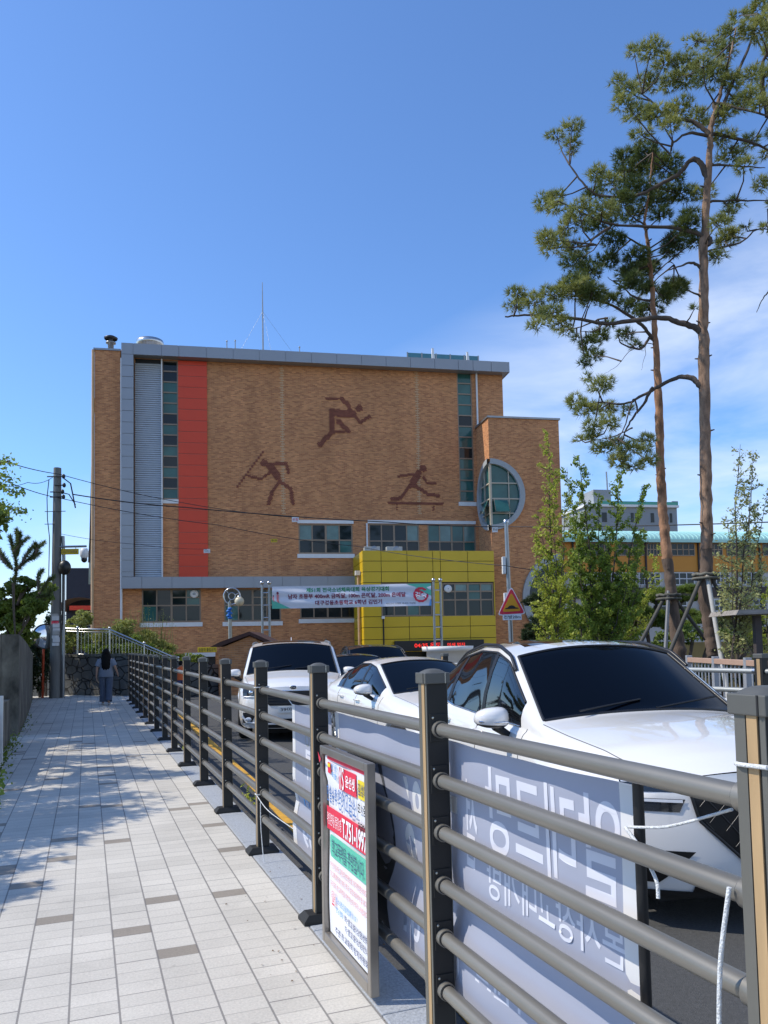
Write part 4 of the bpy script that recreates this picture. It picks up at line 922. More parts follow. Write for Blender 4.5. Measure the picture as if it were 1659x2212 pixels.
def suv_front(T,patch,capx,hw0):
    w=lerpf((.34,.10),(.40,.26),(.50,.36),(.62,.48),(.80,.52),(.86,.42))
    b=patch('g',GRIL,.33,.845,lambda z:-w(z),lambda z:w(z),.008,16,16)
    g=b.build('grille',T); b=MB(); zz=[.33+.515*i/20 for i in range(21)]
    P=[Vector((capx(w(z),z,hw0)-.012,w(z),z)) for z in zz]; b.tube(P,.009,BLACK,6); b.tube([Vector((p.x,-p.y,p.z)) for p in P],.009,BLACK,6)
    for k in range(-7,8):     # diagonal mesh
        for sgn in (1,-1):
            pts=[]
            for i in range(12):
                z=.36+.46*i/11; y=k*.11+sgn*(z-.6)*.8
                if abs(y)<w(z)-.01: pts.append(Vector((capx(y,z,hw0)-.014,y,z)))
            if len(pts)>1: b.tube(pts,.004,mat('grille_bar',(.05,.05,.052),.3,.6,0),4)
    b.build('grille_frame',g)
    for sgn in (1,-1):
        for z0,z1 in ((.765,.83),(.66,.73)):
            a,c=None,(lambda z:.815*sgn)
            hb=patch('h',LAMP,z0,z1,lambda z,z0=z0,z1=z1:(.565-.03*((z-z0)/(z1-z0)))*sgn,c,.006,6,14).build('headlight',T)
            lb=patch('l',LAMPW,z1-.018,z1-.002,lambda z:.55*sgn,lambda z:.81*sgn,.012,2,14).build('light_strip',hb)
        patch('i',GRIL,.27,.45,lerpf((.27,.66*sgn),(.45,.50*sgn)),const(.81*sgn),.006,8,8).build('side_intake',T)
    patch('s',GRIL,.19,.26,const(-.5),const(.5),.007,4,12).build('lower_intake',T)
    patch('s',UNDER,.19,.225,const(-.8),const(.8),.009,3,16).build('lower_lip',T)
def van_front(T,patch,capx,hw0):
    w=lerpf((.62,.40),(.72,.52),(.86,.58))
    g=patch('g',GRIL,.62,.86,lambda z:-w(z),lambda z:w(z),.008,8,16).build('grille',T); b=MB()
    for z in (.66,.71,.76,.81): b.tube([Vector((capx(y,z,hw0)-.012,y,z)) for y in np.linspace(-w(z)+.03,w(z)-.03,11)],.006,mat('grille_bar',(.05,.05,.052),.3,.6,0),4)
    b.tube([Vector((capx(y,.865,hw0)-.012,y,.865)) for y in np.linspace(-.58,.58,13)],.012,CHR,6); b.build('grille_bars',g)
    for sgn in (1,-1):
        h=patch('h',LAMP,.76,.90,lerpf((.76,.60*sgn),(.90,.66*sgn)),const(.865*sgn),.006,6,12).build('headlight',T)
        b=MB(); b.tube([Vector((capx(min(hw0-.02,y),.775,hw0)-.012+max(0,y-hw0+.02)*1.2,y*sgn,.765+.02*(y-.6))) for y in np.linspace(.62,.90,7)],.010,LAMPW,6); b.ball((capx(.72,.83,hw0)-.01,.72*sgn,.835),(.02,.045,.045),CHR,12,8); b.build('light_strip',h)
        q=patch('f',BLACK,.32,.50,lerpf((.32,.72*sgn),(.50,.62*sgn)),lerpf((.32,.86*sgn),(.50,.90*sgn)),.006,6,8).build('fog_recess',T)
        b=MB(); b.ball((capx(.76,.4,hw0)-.01,.76*sgn,.385),(.03,.07,.035),LAMPW,12,8); b.tube([Vector((capx(.62,.32,hw0)-.015,.60*sgn,.315)),Vector((capx(.8,.32,hw0)-.012,.80*sgn,.33)),Vector((capx(.85,.42,hw0)-.0,.875*sgn,.44))],.02,PAINT,8); b.build('fog_lamp',q)
    patch('s',UNDER,.24,.40,lambda z:-.58,lambda z:.58,.007,4,14).build('lower_intake',T)
    patch('s',PAINT,.30,.33,lambda z:-.56,lambda z:.56,.016,3,14).build('bumper_strip',T)
    b=MB(); b.bev(-.02,-.008,-.26,.26,.50,.61,mat('plate_white',(.72,.73,.70),.5,0,0),.003); pl=b.build('number_plate',T); b=MB()
    put_text(b,'39마 9216',-.22,.22,.525,.59,INK,lambda x,z,d:Vector((-.0225,-x,z)),0,.01); b.build('lettering',pl)
    b=MB(); b.ball((-.0,0,.925),(.018,.065,.032),CHR,18,8); b.ball((-.007,0,.925),(.018,.055,.024),BLACK,18,8); em=b.build('badge',T)
    b=MB(); put_text(b,'KIA',-.035,.035,.915,.936,CHR,lambda x,z,d:Vector((-.027,-x,z)),0,.02); b.build('lettering',em)
def sedan_front(T,patch,capx,hw0):
    w=lerpf((.30,.38),(.5,.45),(.68,.45)); patch('g',GRIL,.34,.68,lambda z:-w(z),lambda z:w(z),.008,8,12).build('grille',T)
    for sgn in (1,-1): patch('h',LAMP,.60,.72,lerpf((.60,.52*sgn),(.72,.50*sgn)),const(.79*sgn),.006,6,10).build('headlight',T)
SUV=dict(L=4.70,sill=.24,wheels=(1.0,3.80),wr=.36,wind=(1.33,2.10),rear=(3.98,4.50),sunroof=(2.35,3.25),cuts=[1.33,2.10,1.50,2.45,2.53,3.40,3.45,3.95,3.98,4.50,2.35,3.25,.0],
 windows=[(1.55,2.45),(2.53,3.40),(3.46,3.92)],seams=[1.42,2.49,3.42],handles=[2.33,3.28],mirror=(1.80,1.045),rails=(1.9,4.05),railr=.015,fin=3.85,
 sweep=[(0,.34),(.5,.22),(1.3,.15),(2.1,.10),(3.0,0),(4.2,0),(4.7,-.2)],nose=[(.15,.10),(.25,.03),(.35,.0),(.55,.0),(.75,.01),(.85,.05),(.95,.12)],
 tab=dict(zt=[(0,.875),(.15,.955),(.45,1.015),(.9,1.065),(1.33,1.10),(2.10,1.575),(2.5,1.625),(3.0,1.635),(3.6,1.60),(4.0,1.52),(4.5,1.15),(4.7,1.0)],
  ze=[(0,.80),(.15,.875),(.45,.935),(.9,.985),(1.33,1.035),(1.6,1.19),(2.10,1.485),(2.5,1.565),(3.0,1.575),(3.6,1.50),(4.0,1.37),(4.5,1.08),(4.7,.94)],
  tw=[(0,.68),(.4,.76),(.9,.82),(1.33,.84),(2.10,.715),(2.6,.66),(3.6,.60),(4.1,.58),(4.5,.70),(4.7,.72)],
  zb=[(0,.70),(.5,.84),(1.1,.93),(1.5,.97),(2.5,.985),(3.3,1.02),(3.9,1.12),(4.3,1.1),(4.7,.88)],
  hw=[(0,.83),(.25,.90),(.8,.955),(1.6,.935),(2.6,.93),(3.5,.955),(4.2,.94),(4.7,.80)]),front=suv_front)
VAN=dict(L=5.11,sill=.25,wheels=(1.0,4.06),wr=.36,wind=(1.08,1.92),rear=(4.78,5.0),sunroof=(2.1,2.7),cuts=[1.08,1.92,2.25,2.33,3.5,3.56,4.7,4.78,5.0,2.1,2.7,.0],
 windows=[(1.35,2.25),(2.33,3.50),(3.56,4.65)],seams=[1.25,2.29,3.53],handles=[2.15,2.5],mirror=(1.50,1.13),rails=(2.3,4.7),railm=CAST,railr=.018,fin=2.85,
 sweep=[(0,.34),(.5,.22),(1.1,.16),(2.0,.10),(3.0,0),(4.6,0),(5.1,-.15)],nose=[(.15,.10),(.3,.02),(.45,.0),(.65,.0),(.85,.03),(1.0,.10)],
 tab=dict(zt=[(0,.93),(.15,1.0),(.5,1.08),(1.08,1.18),(1.92,1.68),(2.4,1.74),(3.3,1.755),(4.5,1.72),(4.78,1.66),(5.0,1.2),(5.11,1.0)],
  ze=[(0,.87),(.15,.93),(.5,1.0),(1.08,1.09),(1.92,1.60),(2.4,1.68),(3.3,1.70),(4.5,1.66),(4.78,1.58),(5.0,1.16),(5.11,.96)],
  tw=[(0,.72),(.4,.81),(1.08,.90),(1.92,.80),(2.5,.75),(4.6,.70),(5.0,.78),(5.11,.8)],
  zb=[(0,.78),(.5,.92),(1.2,1.03),(2.5,1.05),(4.5,1.08),(5.11,.9)],
  hw=[(0,.88),(.25,.94),(.8,.99),(2.5,.985),(4.3,.985),(5.11,.88)]),front=van_front)
SED=dict(L=4.70,sill=.22,wheels=(.95,3.75),wr=.325,wind=(1.35,2.25),rear=(3.6,4.15),cuts=[1.35,2.25,2.5,2.57,3.35,3.40,3.6,4.15,.0],
 windows=[(1.55,2.50),(2.57,3.35),(3.41,3.6)],seams=[1.42,2.53,3.40],handles=[2.38,3.2],mirror=(1.85,.99),fin=3.5,
 sweep=[(0,.34),(.5,.22),(1.3,.15),(2.1,.10),(3.0,0),(4.2,0),(4.7,-.2)],nose=[(.15,.08),(.25,.02),(.5,.0),(.65,.0),(.78,.08)],
 tab=dict(zt=[(0,.72),(.15,.79),(.6,.89),(1.35,.985),(2.25,1.38),(2.6,1.425),(3.0,1.42),(3.6,1.32),(4.15,1.09),(4.6,1.03),(4.7,.92)],
  ze=[(0,.68),(.15,.74),(.6,.84),(1.35,.935),(2.25,1.315),(2.6,1.365),(3.0,1.36),(3.6,1.22),(4.15,1.02),(4.6,.98),(4.7,.88)],
  tw=[(0,.66),(.4,.72),(1.35,.77),(2.25,.62),(2.6,.585),(3.3,.57),(4.15,.72),(4.7,.72)],
  zb=[(0,.62),(.5,.76),(1.5,.89),(2.5,.91),(3.5,.95),(4.2,.96),(4.7,.82)],
  hw=[(0,.80),(.25,.87),(.8,.915),(2.5,.91),(4.0,.91),(4.7,.80)]),front=sedan_front)
suv,fS,gS,xS=car('white_suv','large white crossover with black roof rails right behind the near banner',3.22,3.58,-.15,SUV); suv.scale=(1,1,1.0)
car('white_minivan','white minivan with silver roof rails heading the queue nearest the railing',12.9,3.28,-.24,VAN)
car('white_sedan','white saloon with dark windows between the minivan and the large crossover',8.35,4.6,-.0,SED)
import copy as _c
car('black_suv','black sport utility car mostly hidden, its dark rear glass above the white saloon roof',16.5,6.6,-.14,{**SUV},paint=PAINTD)
car('dark_sedan','dark saloon half hidden between the minivan mirror and the white saloon',14.8,5.5,-.14,{**SED,'tab':{**SED['tab']}},paint=PAINTD)
# ================================================================ WALLS, POLES, STREET THINGS
STONE=mat('mossy_concrete',(.12,.112,.088),.95,0,.95,2.0,bump=1.0,bscale=7,stretch=(1.5,1.5,.8))
STN=bpy.data.materials.new('rubble_stone'); t_,b_=nodes(STN); vo=t_.nodes.new('ShaderNodeTexVoronoi'); vo.feature='DISTANCE_TO_EDGE'; vo.inputs['Scale'].default_value=2.6; vo.inputs['Randomness'].default_value=.75
tcx=t_.nodes.new('ShaderNodeTexCoord'); mpx=t_.nodes.new('ShaderNodeMapping'); mpx.inputs['Scale'].default_value=(1,1,1.5); t_.links.new(tcx.outputs['Object'],mpx.inputs[0]); t_.links.new(mpx.outputs[0],vo.inputs['Vector'])
rp=t_.nodes.new('ShaderNodeMapRange'); rp.inputs[1].default_value=.02; rp.inputs[2].default_value=.06; t_.links.new(vo.outputs['Distance'],rp.inputs[0]); nx=t_.nodes.new('ShaderNodeTexNoise'); nx.inputs['Scale'].default_value=3; nx.inputs['Detail'].default_value=8; t_.links.new(tcx.outputs['Object'],nx.inputs['Vector'])
mxx=t_.nodes.new('ShaderNodeMixRGB'); mxx.inputs[1].default_value=(.015,.015,.014,1); mxx.inputs[2].default_value=(.15,.15,.14,1); t_.links.new(rp.outputs[0],mxx.inputs[0]); m2=t_.nodes.new('ShaderNodeMixRGB'); m2.blend_type='MULTIPLY'; m2.inputs[0].default_value=.7; t_.links.new(mxx.outputs[0],m2.inputs[1]); t_.links.new(nx.outputs['Fac'],m2.inputs[2]); t_.links.new(m2.outputs[0],b_.inputs['Base Color']); b_.inputs['Roughness'].default_value=.95
bpx=t_.nodes.new('ShaderNodeBump'); bpx.inputs['Distance'].default_value=.05; t_.links.new(rp.outputs[0],bpx.inputs['Height']); t_.links.new(bpx.outputs[0],b_.inputs['Normal'])
# stone retaining wall closing the path
T=thing('stone_retaining_wall','dark rubble stone retaining wall closing the far end of the footpath','wall',W(27.9,-.95,0),A)
wa=at(60,1505,26.6); wb=at(275,1505,25.2)
b=MB(); d=(wb-wa); d.z=0; nrm=Vector((-d.y,d.x,0)).normalized()
def loc(p): 
    v=Vector(p)-Vector(T.location); return Matrix.Rotation(-A,3,'Z')@v
pa,pb,pc=Vector((wa.x-6,wa.y+3.4,-.1)),Vector((wb.x,wb.y,-.1)),Vector((wb.x+5.5,wb.y+3.5,-.14))
za=at(180,1419,25.9).z
def slab(b,p,q,z0,z1,z2,th,m): 
    dd=(q-p); n=Vector((-dd.y,dd.x,0)).normalized()*th
    vs=[Vector((p.x,p.y,z0)),Vector((q.x,q.y,z0)),Vector((q.x,q.y,z2)),Vector((p.x,p.y,z1))]; vs+= [v+n for v in vs]
    b.add([loc(v) for v in vs],[(0,1,2,3),(7,6,5,4),(0,4,5,1),(1,5,6,2),(2,6,7,3),(3,7,4,0)],m)
slab(b,pa,pb,-.2,za,za,.5,STN); b.build('stonework',T)
b=MB(); slab(b,pb+Vector((.01,.01,0)),pc,-.2,za-.02,.55,.5,STN); b.build('stonework',T)
b=MB(); slab(b,pa+Vector((0,-.04,0)),pb+Vector((.04,-.04,0)),za+.004,za+.09,za+.09,.56,STONE); b.build('coping',T)
# terrain bank behind
b=MB(); P=[]
for i in range(15):
    row=[]
    for j in range(10):
        x=-14+17*i/14*1.0; p=Vector((x*.62-2.5+j*.0,0,0)); u=i/14; q=pa.lerp(pb,min(1,u*1.35)) if u<.74 else pb.lerp(pc,(u-.74)/.26)
        n=Vector((.25,1,0)).normalized(); q=q+n*(.3+j*1.15); e=max(0,1-(max(0,u-.72)/.28))
        e=max(0,1-(max(0,u-.62)/.12)); z=(za-.25)*e+(1-e)*-.3+random.uniform(-.06,.04)+e*min(.25,j*.06)
        if j>=6: z=min(z,-.3+(9-j)*.3)
        row.append(Vector((q.x,q.y,z)))
    P.append(row)
b.grid(P,GROUND); tag(b.build('bank_terrain'),kind='structure')
# railing on the wall
T2=thing('stair_railing','stainless baluster railing on the stone wall sloping down to the right','railing',(pa.x,pa.y+.2,za),0)
o=Vector(T2.location); Y1=26.2
r0=at(128,1357,27.0);r1=at(168,1359,26.6); r2=at(237,1360,Y1); r3=at(385,1424,Y1+.6); low=.9
def rel(v): return Vector(v)-o
b=MB(); b.tube([rel(r0),rel(r1),rel(r2),rel(r3)],.032,STEEL,8); b.tube([rel(r0-Vector((0,0,.09))),rel(r1-Vector((0,0,.09))),rel(r2-Vector((0,0,.09))),rel(r3-Vector((0,0,.09)))],.02,STEEL,6)
b.tube([rel(r1-Vector((0,0,.86))),rel(r2-Vector((0,0,.86))),rel(r3-Vector((0,0,.86)))],.02,STEEL,6); b.build('handrail',T2)
for p in (r1,r2,r2.lerp(r3,.5),r3): b=MB(); b.tube([rel(p-Vector((0,0,.95))),rel(p+Vector((0,0,.02)))],.032,STEEL,8); b.ball(rel(p+Vector((0,0,.05))),.05,STEEL,10,6); b.build('post',T2)
segs=[(r1,r2,9),(r2,r3,22)]
for p,q,n in segs:
    for k in range(1,n):
        v=p.lerp(q,k/n); b=MB(); b.tube([rel(v-Vector((0,0,.86))),rel(v-Vector((0,0,.09)))],.010,STEEL,5); b.build('baluster',T2)
# left concrete walls
T=thing('concrete_wall','weathered grey concrete wall along the left of the footpath','wall',W(15.4,-1.12,0),A)
b=MB(); N_=10
for i in range(N_):
    s0=15.2+12.4*i/N_; s1=15.2+12.4*(i+1)/N_; t0=-1.12-.5*(i/N_)**1.2; t1=-1.12-.5*((i+1)/N_)**1.2; z0=1.80-.34*min(1,i/N_*1.2); z1=1.80-.34*min(1,(i+1)/N_*1.2)
    dx=lambda s,t:(t+1.12,s-15.4)
    vs=[(*dx(s0,t0),-.1),(*dx(s1,t1),-.1),(*dx(s1,t1),z1),(*dx(s0,t0),z0),(*dx(s0,t0-.28),-.1),(*dx(s1,t1-.28),-.1),(*dx(s1,t1-.28),z1),(*dx(s0,t0-.28),z0)]
    b.add(vs,[(0,1,2,3),(7,6,5,4),(3,2,6,7)]+([(0,3,7,4)] if i==0 else [])+([(1,5,6,2)] if i==N_-1 else []),STONE)
b.build('wall_panel',T)
b=MB(); b.box(-3.4,-.285,-.2,.05,-.1,1.80,STONE); b.build('end_panel',T)
T=thing('low_concrete_wall','plain low concrete wall at the left picture edge','wall',W(11.5,-1.16,0),A); b=MB(); b.box(-.22,0,-1.4,2.6,-.1,.72,STONE); b.build('wall_panel',T)
WF=mat('white_painted_metal',(.62,.64,.63),.5,0,.15,4)
T=thing('white_frame_board','white framed board leaning at the left edge of the path','board',W(10.9,-.98,0),A-.12); zt2=at(8,1497,10.5).z; b=MB()
for a0,a1,z0,z1 in ((-.5,-.44,.0,zt2),(.44,.5,.0,zt2),(-.44,.44,zt2-.06,zt2),(-.44,.44,.05,.11)): b.box(a0-.5,a1-.5,-.02,.02,z0,z1,WF)
b.build('frame',T); b=MB(); b.box(-.94,-.06,-.005,.005,.11,zt2-.06,STONE); b.build('panel',T)
# utility pole
def pole_at(x,yb,Y): p=at(x,yb,Y); return Vector((p.x,p.y,0))
pp=W(27.0,-.93); T=thing('utility_pole','tall grey concrete utility pole beside the traffic mirror','utility pole',(pp.x,pp.y,-.1)); YP=pp.y
zt3=at(127,1011,YP).z; b=MB(); b.tube([(0,0,0),(0.02,0,zt3/2),(0.03,0,zt3+.1)],[.185,.150,.118],mat('pole_concrete',(.17,.165,.15),.9,0,.35,1.5,stretch=(3,3,.5)),16); b.build('shaft',T)
b=MB(); b.tube([(.26,-.02,0),(.26,-.02,4.6),(.22,0,5.3)],.055,CAST,8); b.build('conduit',T)
b=MB()
for yy,l,r in ((1031,-.25,.18),(1050,0,.2),(1064,-.15,.15),(1075,-.15,.18),(1106,-.32,.3),(1133,-.32,0)):
    z=at(127,yy,YP).z+.1; b.tube([(l,-.12,z),(r+.05,-.12,z)],.02 if yy<1100 else .012,BLACK,6)
    if yy<1100: b.ball((r+.1,-.12,z),(.06,.05,.08),BLACK,10,6)
b.build('bracket',T)
b=MB(); z0=at(127,1030,YP).z; b.tube([(.25,-.12,z0+.05),(.50,-.1,z0-.15),(.62,-.1,z0-.75),(.66,-.1,z0-.95)],.022,BLACK,6); b.tube([(-.2,-.1,z0),(-.26,-.1,z0-.6),(-.24,-.1,z0-1.3),(-.17,-.1,z0-1.9),(-.17,-.17,z0-4)],.014,BLACK,6); b.tube([(.25,-.1,z0-.45),(.45,-.1,z0-.5),(.66,-.1,z0-.85)],.018,BLACK,6); b.build('cable_loop',T)
b=MB(); PAPER=mat('poster_white',(.6,.6,.6),.7,0,.2,8)
zz0=at(120,1395,YP).z+.1; zz1=at(120,1325,YP).z+.1
for k in range(9):
    z=zz0+(zz1-zz0)*k/9; a0=-1.9+random.random()*.3; m=random.choice([PAPER,PR,PAPER,PAPER,CONC])
    b.grid([[Vector((.192*cos(a0+i*.13),.192*sin(a0+i*.13),z+j*(.10+.05*(k%2)))) for j in (0,1)] for i in range(10)],m)
b.build('poster',T)
b=MB(); za_=at(160,1181,YP).z+.1; b.tube([(.14,-.05,za_),(1.0,-.05,za_+.0)],.035,CAST,8); arm=b.build('camera_arm',T)
b=MB(); b.lathe([(.0,.16),(.10,.15),(.13,.05),(.13,-.1),(.09,-.16)],WHITE,(.93,-.05,za_-.22),14); b.ball((.93,-.05,za_-.42),(.095,.095,.11),BLACK,12,8); cam_=b.build('security_camera',T)
b=MB(); b.box(.20,.75,-.07,-.04,at(158,1198,YP).z+.1,at(158,1186,YP).z+.1,SGY); b.tube([(.28,-.05,za_),(.28,-.05,za_-.1)],.01,CAST,5); b.tube([(.66,-.05,za_),(.66,-.05,za_-.1)],.01,CAST,5); sg=b.build('sign_plate',T)
b=MB(); z0_=at(158,1198,YP).z+.1; put_text(b,'CCTV 작동중',.24,.71,z0_+.04,z0_+.14,FRAME,lambda x,z,d:Vector((x,-.072,z)),0,.01); b.build('lettering',sg)
b=MB(); zc=at(138,1227,YP).z+.1; b.ball((.33,-.12,zc),(.2,.16,.24),BLACK,14,10); b.tube([(.28,-.1,zc-.25),(.26,-.08,zc-1.2),(.24,-.05,zc-2)],.03,BLACK,6); b.build('cable_box',T)
# mirror
pm=at(92,1507,25.0); T=thing('traffic_mirror','round convex traffic mirror on a thin orange post','traffic mirror',(pm.x,pm.y,0),0)
ORG=mat('orange_paint',(.62,.075,.02),.45,0,.08); b=MB(); cz_=at(98,1375,25).z; b.tube([(0,0,-.05),(0.02,0,cz_-.2)],.038,ORG,10); b.build('post',T)
R_=Matrix.Translation((.10,-.04,cz_))@Matrix.Rotation(radians(38),4,'Z'); b=MB()
b.lathe([(.37,.03),(.405,-.02),(.415,.02),(.40,.06),(.2,.10),(.01,.11)],mat('mirror_rim',(.09,.07,.05),.5,0,.1),(0,0,0),28,'y',mtx=R_); b.build('rim',T)
b=MB(); b.lathe([(.37,-.01)]+[(.37*k/8,-.01-.09*(1-(k/8)**2)) for k in range(7,-1,-1)],mat('mirror_glass',(.8,.82,.82),.03,1,0),(0,0,0),28,'y',mtx=R_); b.build('mirror_glass',T)
# wires
WIRE=mat('black_cable',(.015,.015,.017),.6,0,0)
def wire(name,label,pts,r,sag=0):
    pts=[at(*p) for p in pts]; q=[]
    for a_,b2 in zip(pts[:-1],pts[1:]):
        for k in range(14): t=k/14; v=a_.lerp(b2,t); v.z-=sag*4*t*(1-t); q.append(v)
    q.append(pts[-1]); o=q[0]; b=MB(); b.tube([p-o for p in q],r,WIRE,5); ob=b.build(name); ob.location=o; return tag(ob,label,'cable',group='overhead cables')
wire('overhead_cable','upper thin cable running from the top of the concrete pole across the school wall',[(-40,980,YP-9),(127,1024,YP-.2),(400,1087,YP+3),(640,1118,YP+6)],.012,.06)
wire('overhead_cable','thick cable crossing from the pole to the right picture edge above the yellow box',[(158,1068,YP),(400,1096,YP+3),(840,1128,YP+6),(1092,1138,YP+6),(1659,1128,YP-2),(1760,1124,YP-3)],.02,.05)
wire('overhead_cable','lower cable falling from the pole across the silver column toward the yellow box',[(-40,1015,YP-9),(125,1075,YP-.2),(470,1134,YP+3),(770,1180,YP+5),(1092,1222,YP),(1400,1252,YP-1)],.012,.08)
wire('overhead_cable','short thin wire from the pole to the white tag on the red panel',[(130,1153,YP),(300,1176,YP+2),(447,1186,YP+4)],.007,.05)
wire('overhead_cable','thin wire leaving the pole top to the left',[(-30,1045,YP-5),(60,1042,YP-2),(115,1030,YP-.2)],.009,.1)
def htag(label,px,py,w_,h_,Y,m,txt,tm):
    p=at(px,py,Y); T=thing('hanging_tag',label,'tag',p,0,'small tags hanging from the cables'); b=MB(); b.box(-w_/2,w_/2,-.01,.01,-h_,0,m); b.build('plate',T)
    b=MB(); put_text(b,txt,-w_*.4,w_*.4,-h_*.8,-h_*.2,tm,lambda x,z,d:Vector((x,-.012,z)),0,.01); b.build('lettering',T)
htag('small white tag with red print on the cable left of the upper windows',638,1117,.27,.19,YP+5,WHITE,'위험',PR); htag('white box tag hanging over the right edge of the red panel',447,1186,.24,.15,YP+4,WHITE,'SK',CAST); htag('small yellow tag on the lower cable above the street lamp',592,1164,.24,.13,YP+4,SGY,'주의',INK); htag('white tag under the round corner window',1069,1139,.22,.2,YP+6,WHITE,'주의',INK)
# warning sign pole
p=at(1105,1400,25.5); T=thing('warning_sign_post','grey post with red and yellow triangular speed bump warning sign','road sign',(p.x,p.y,-.15)); Y_=p.y
q=at(1093,1128,Y_)-Vector((p.x,p.y,-.15)); b=MB(); b.tube([(0,0,0),(q.x*.2,0,q.z*.3),(q.x,0,q.z)],[.09,.075,.065],CAST,12); b.lathe([(.0,.1),(.09,.08),(.09,-.02)],STEEL,(q.x,0,q.z),12); b.build('pole',T)
def LP(x,y,d=0): v=at(x,y,Y_)-Vector((p.x,p.y,-.15)); v.y=-.12-d; return v
b=MB(); tri=[LP(1103,1270),LP(1132,1325),LP(1076,1328)]
def rtri(b,ps,k,d,m,rr=.12):
    c=(ps[0]+ps[1]+ps[2])/3; ps=[c+(v-c)*k for v in ps]; pts=[]
    for i in range(3):
        v=ps[i]; a_=ps[i-1]; n=ps[(i+1)%3]; e0=v+(a_-v)*rr; e1=v+(n-v)*rr
        for t in (0,.33,.66,1): pts.append((e0*(1-t)*(1-t)+v*2*t*(1-t)+e1*t*t)+Vector((0,-d,0)))
    b.prism(pts,(0,.012,0),m)
rtri(b,tri,1.10,.0,WHT); rtri(b,tri,1.0,.014,PR); rtri(b,tri,.72,.028,mat('sign_amber',(.75,.33,.015),.5,0,.04))
c=(tri[0]+tri[1]+tri[2])/3; s_=.19; b.prism([c+Vector((x*s_,-.045,z*s_-.06)) for x,z in ((-1.2,-.35),(1.2,-.3),(.95,-.12),(.7,-.1),(.35,.2),(0,.3),(-.4,.2),(-.75,-.12),(-1.0,-.15))],(0,.006,0),INK); tp=b.build('sign_plate',T)
b=MB(); a_,c_=LP(1085,1340),LP(1125,1326); b.box(a_.x,c_.x,-.13,-.118,a_.z,c_.z,WHT); sp=b.build('sign_plate',T)
b=MB(); put_text(b,'전방20m',a_.x+.03,c_.x-.03,a_.z+.045,c_.z-.045,INK,lambda x,z,d:Vector((x,-.134,z)),0,.01); b.build('lettering',sp)
for y0,y1,x in ((1203,1240,1089),(1281,1315,1093)):
    b=MB(); v0=LP(x,y1);v1=LP(x,y0); b.bev(v0.x-.06,v0.x+.05,-.1,.08,v0.z,v1.z,WHITE,.01); b.build('signal_box',T)
# street lamp
p=at(499,1395,34); T=thing('street_lamp','street lamp with a ring bracket and cream globe, blue bundle on its pole','street lamp',(p.x,p.y,-.15)); O_=Vector(T.location); Y_=34
def LQ(x,y,o=O_,Y=34): v=at(x,y,Y)-o; v.y=0; return v
b=MB(); b.tube([(0,0,0),LQ(496,1300)],[.10,.075],mat('lamp_steel',(.33,.32,.28),.35,.6,.1),10); b.build('pole',T)
b=MB(); c=LQ(501,1288); r=.36; b.tube([c+Vector((r*cos(a),0,r*sin(a))) for a in np.linspace(-1.9,3.6+.6,26)],.035,STEEL,8); b.tube([c+Vector((r*.42*cos(a),0,r*.42*sin(a))) for a in np.linspace(0,6.28,20)],.025,STEEL,6)
for a in (.4,2.4,4.3): b.tube([c+Vector((r*.42*cos(a),0,r*.42*sin(a))),c+Vector((r*cos(a),0,r*sin(a)))],.02,STEEL,6)
b.build('ring_bracket',T); b=MB(); g_=LQ(517,1299); b.ball(g_,.21,mat('cream_globe',(.62,.55,.38),.3,0,.05),16,12); b.ball(g_+Vector((0,0,.2)),(.1,.1,.07),STEEL,12,6); b.build('globe',T)
b=MB(); v=LQ(496,1325); 
for k in range(5): b.ball(v+Vector((.03*(-1)**k,-.05,.2-.1*k)),(.11,.1,.07),mat('blue_bundle',(.02,.16,.5),.6,0,.2,8),10,6)
b.build('blue_bundle',T)
# banner stand
Yb=33.; 
def ladder(label,xa,xb,yt,yb_,n):
    p=at((xa+xb)/2,yb_,Yb); T=thing('ladder_post',label,'post',(p.x,p.y,-.15),0,'pair of ladder posts holding the congratulation banner'); o=Vector(T.location)
    A0=LQ(xa,yt,o,Yb);B0=LQ(xb,yt,o,Yb); dxa=A0.x; dxb=B0.x
    for v in (A0,B0): b=MB(); b.tube([(v.x,0,0),(v.x,0,v.z)],.052,CAST,10); b.ball((v.x,0,v.z+.08),.09,STEEL,12,8); b.build('upright',T)
    for k in range(n): b=MB(); z=v.z-.35-(v.z-.6)*k/n; b.tube([(dxa,0,z),(dxb,0,z)],.03,STEEL,6); b.build('rung',T)
ladder('left ladder post of stainless tubes holding the congratulation banner',566,581.5,1263,1380,7); ladder('right ladder post of stainless tubes standing on the white round base',936,951,1257,1380,7)
a_=at(588,1315,Yb-.1); c_=at(932,1308,Yb-.1); top=at(588,1267,Yb-.1).z; T=thing('congratulation_banner','white congratulation banner with green and maroon Korean print between ladder posts','banner',(a_.x,a_.y,a_.z)); Wd=c_.x-a_.x; Hh=top-a_.z
b=MB(); P=[[Vector((Wd*i/60,.03*sin(i*.35)+.02*sin(j*1.2+i*.1)+.06*sin(i*.06),Hh*j/12+.0)) for j in range(13)] for i in range(61)]; BW=mat('banner_white',(.70,.71,.76),.6,0,.04,2); b.grid(P,BW); b.build('cloth',T)
b=MB(); pl=lambda x,z,d:Vector((x,.03*sin(x/Wd*60*.35)+.02*sin(z/Hh*12*1.2+x/Wd*6)+.06*sin(x/Wd*60*.06)-.012-d,z))
MAR=mat('print_maroon',(.22,.02,.06),.6,0,0)
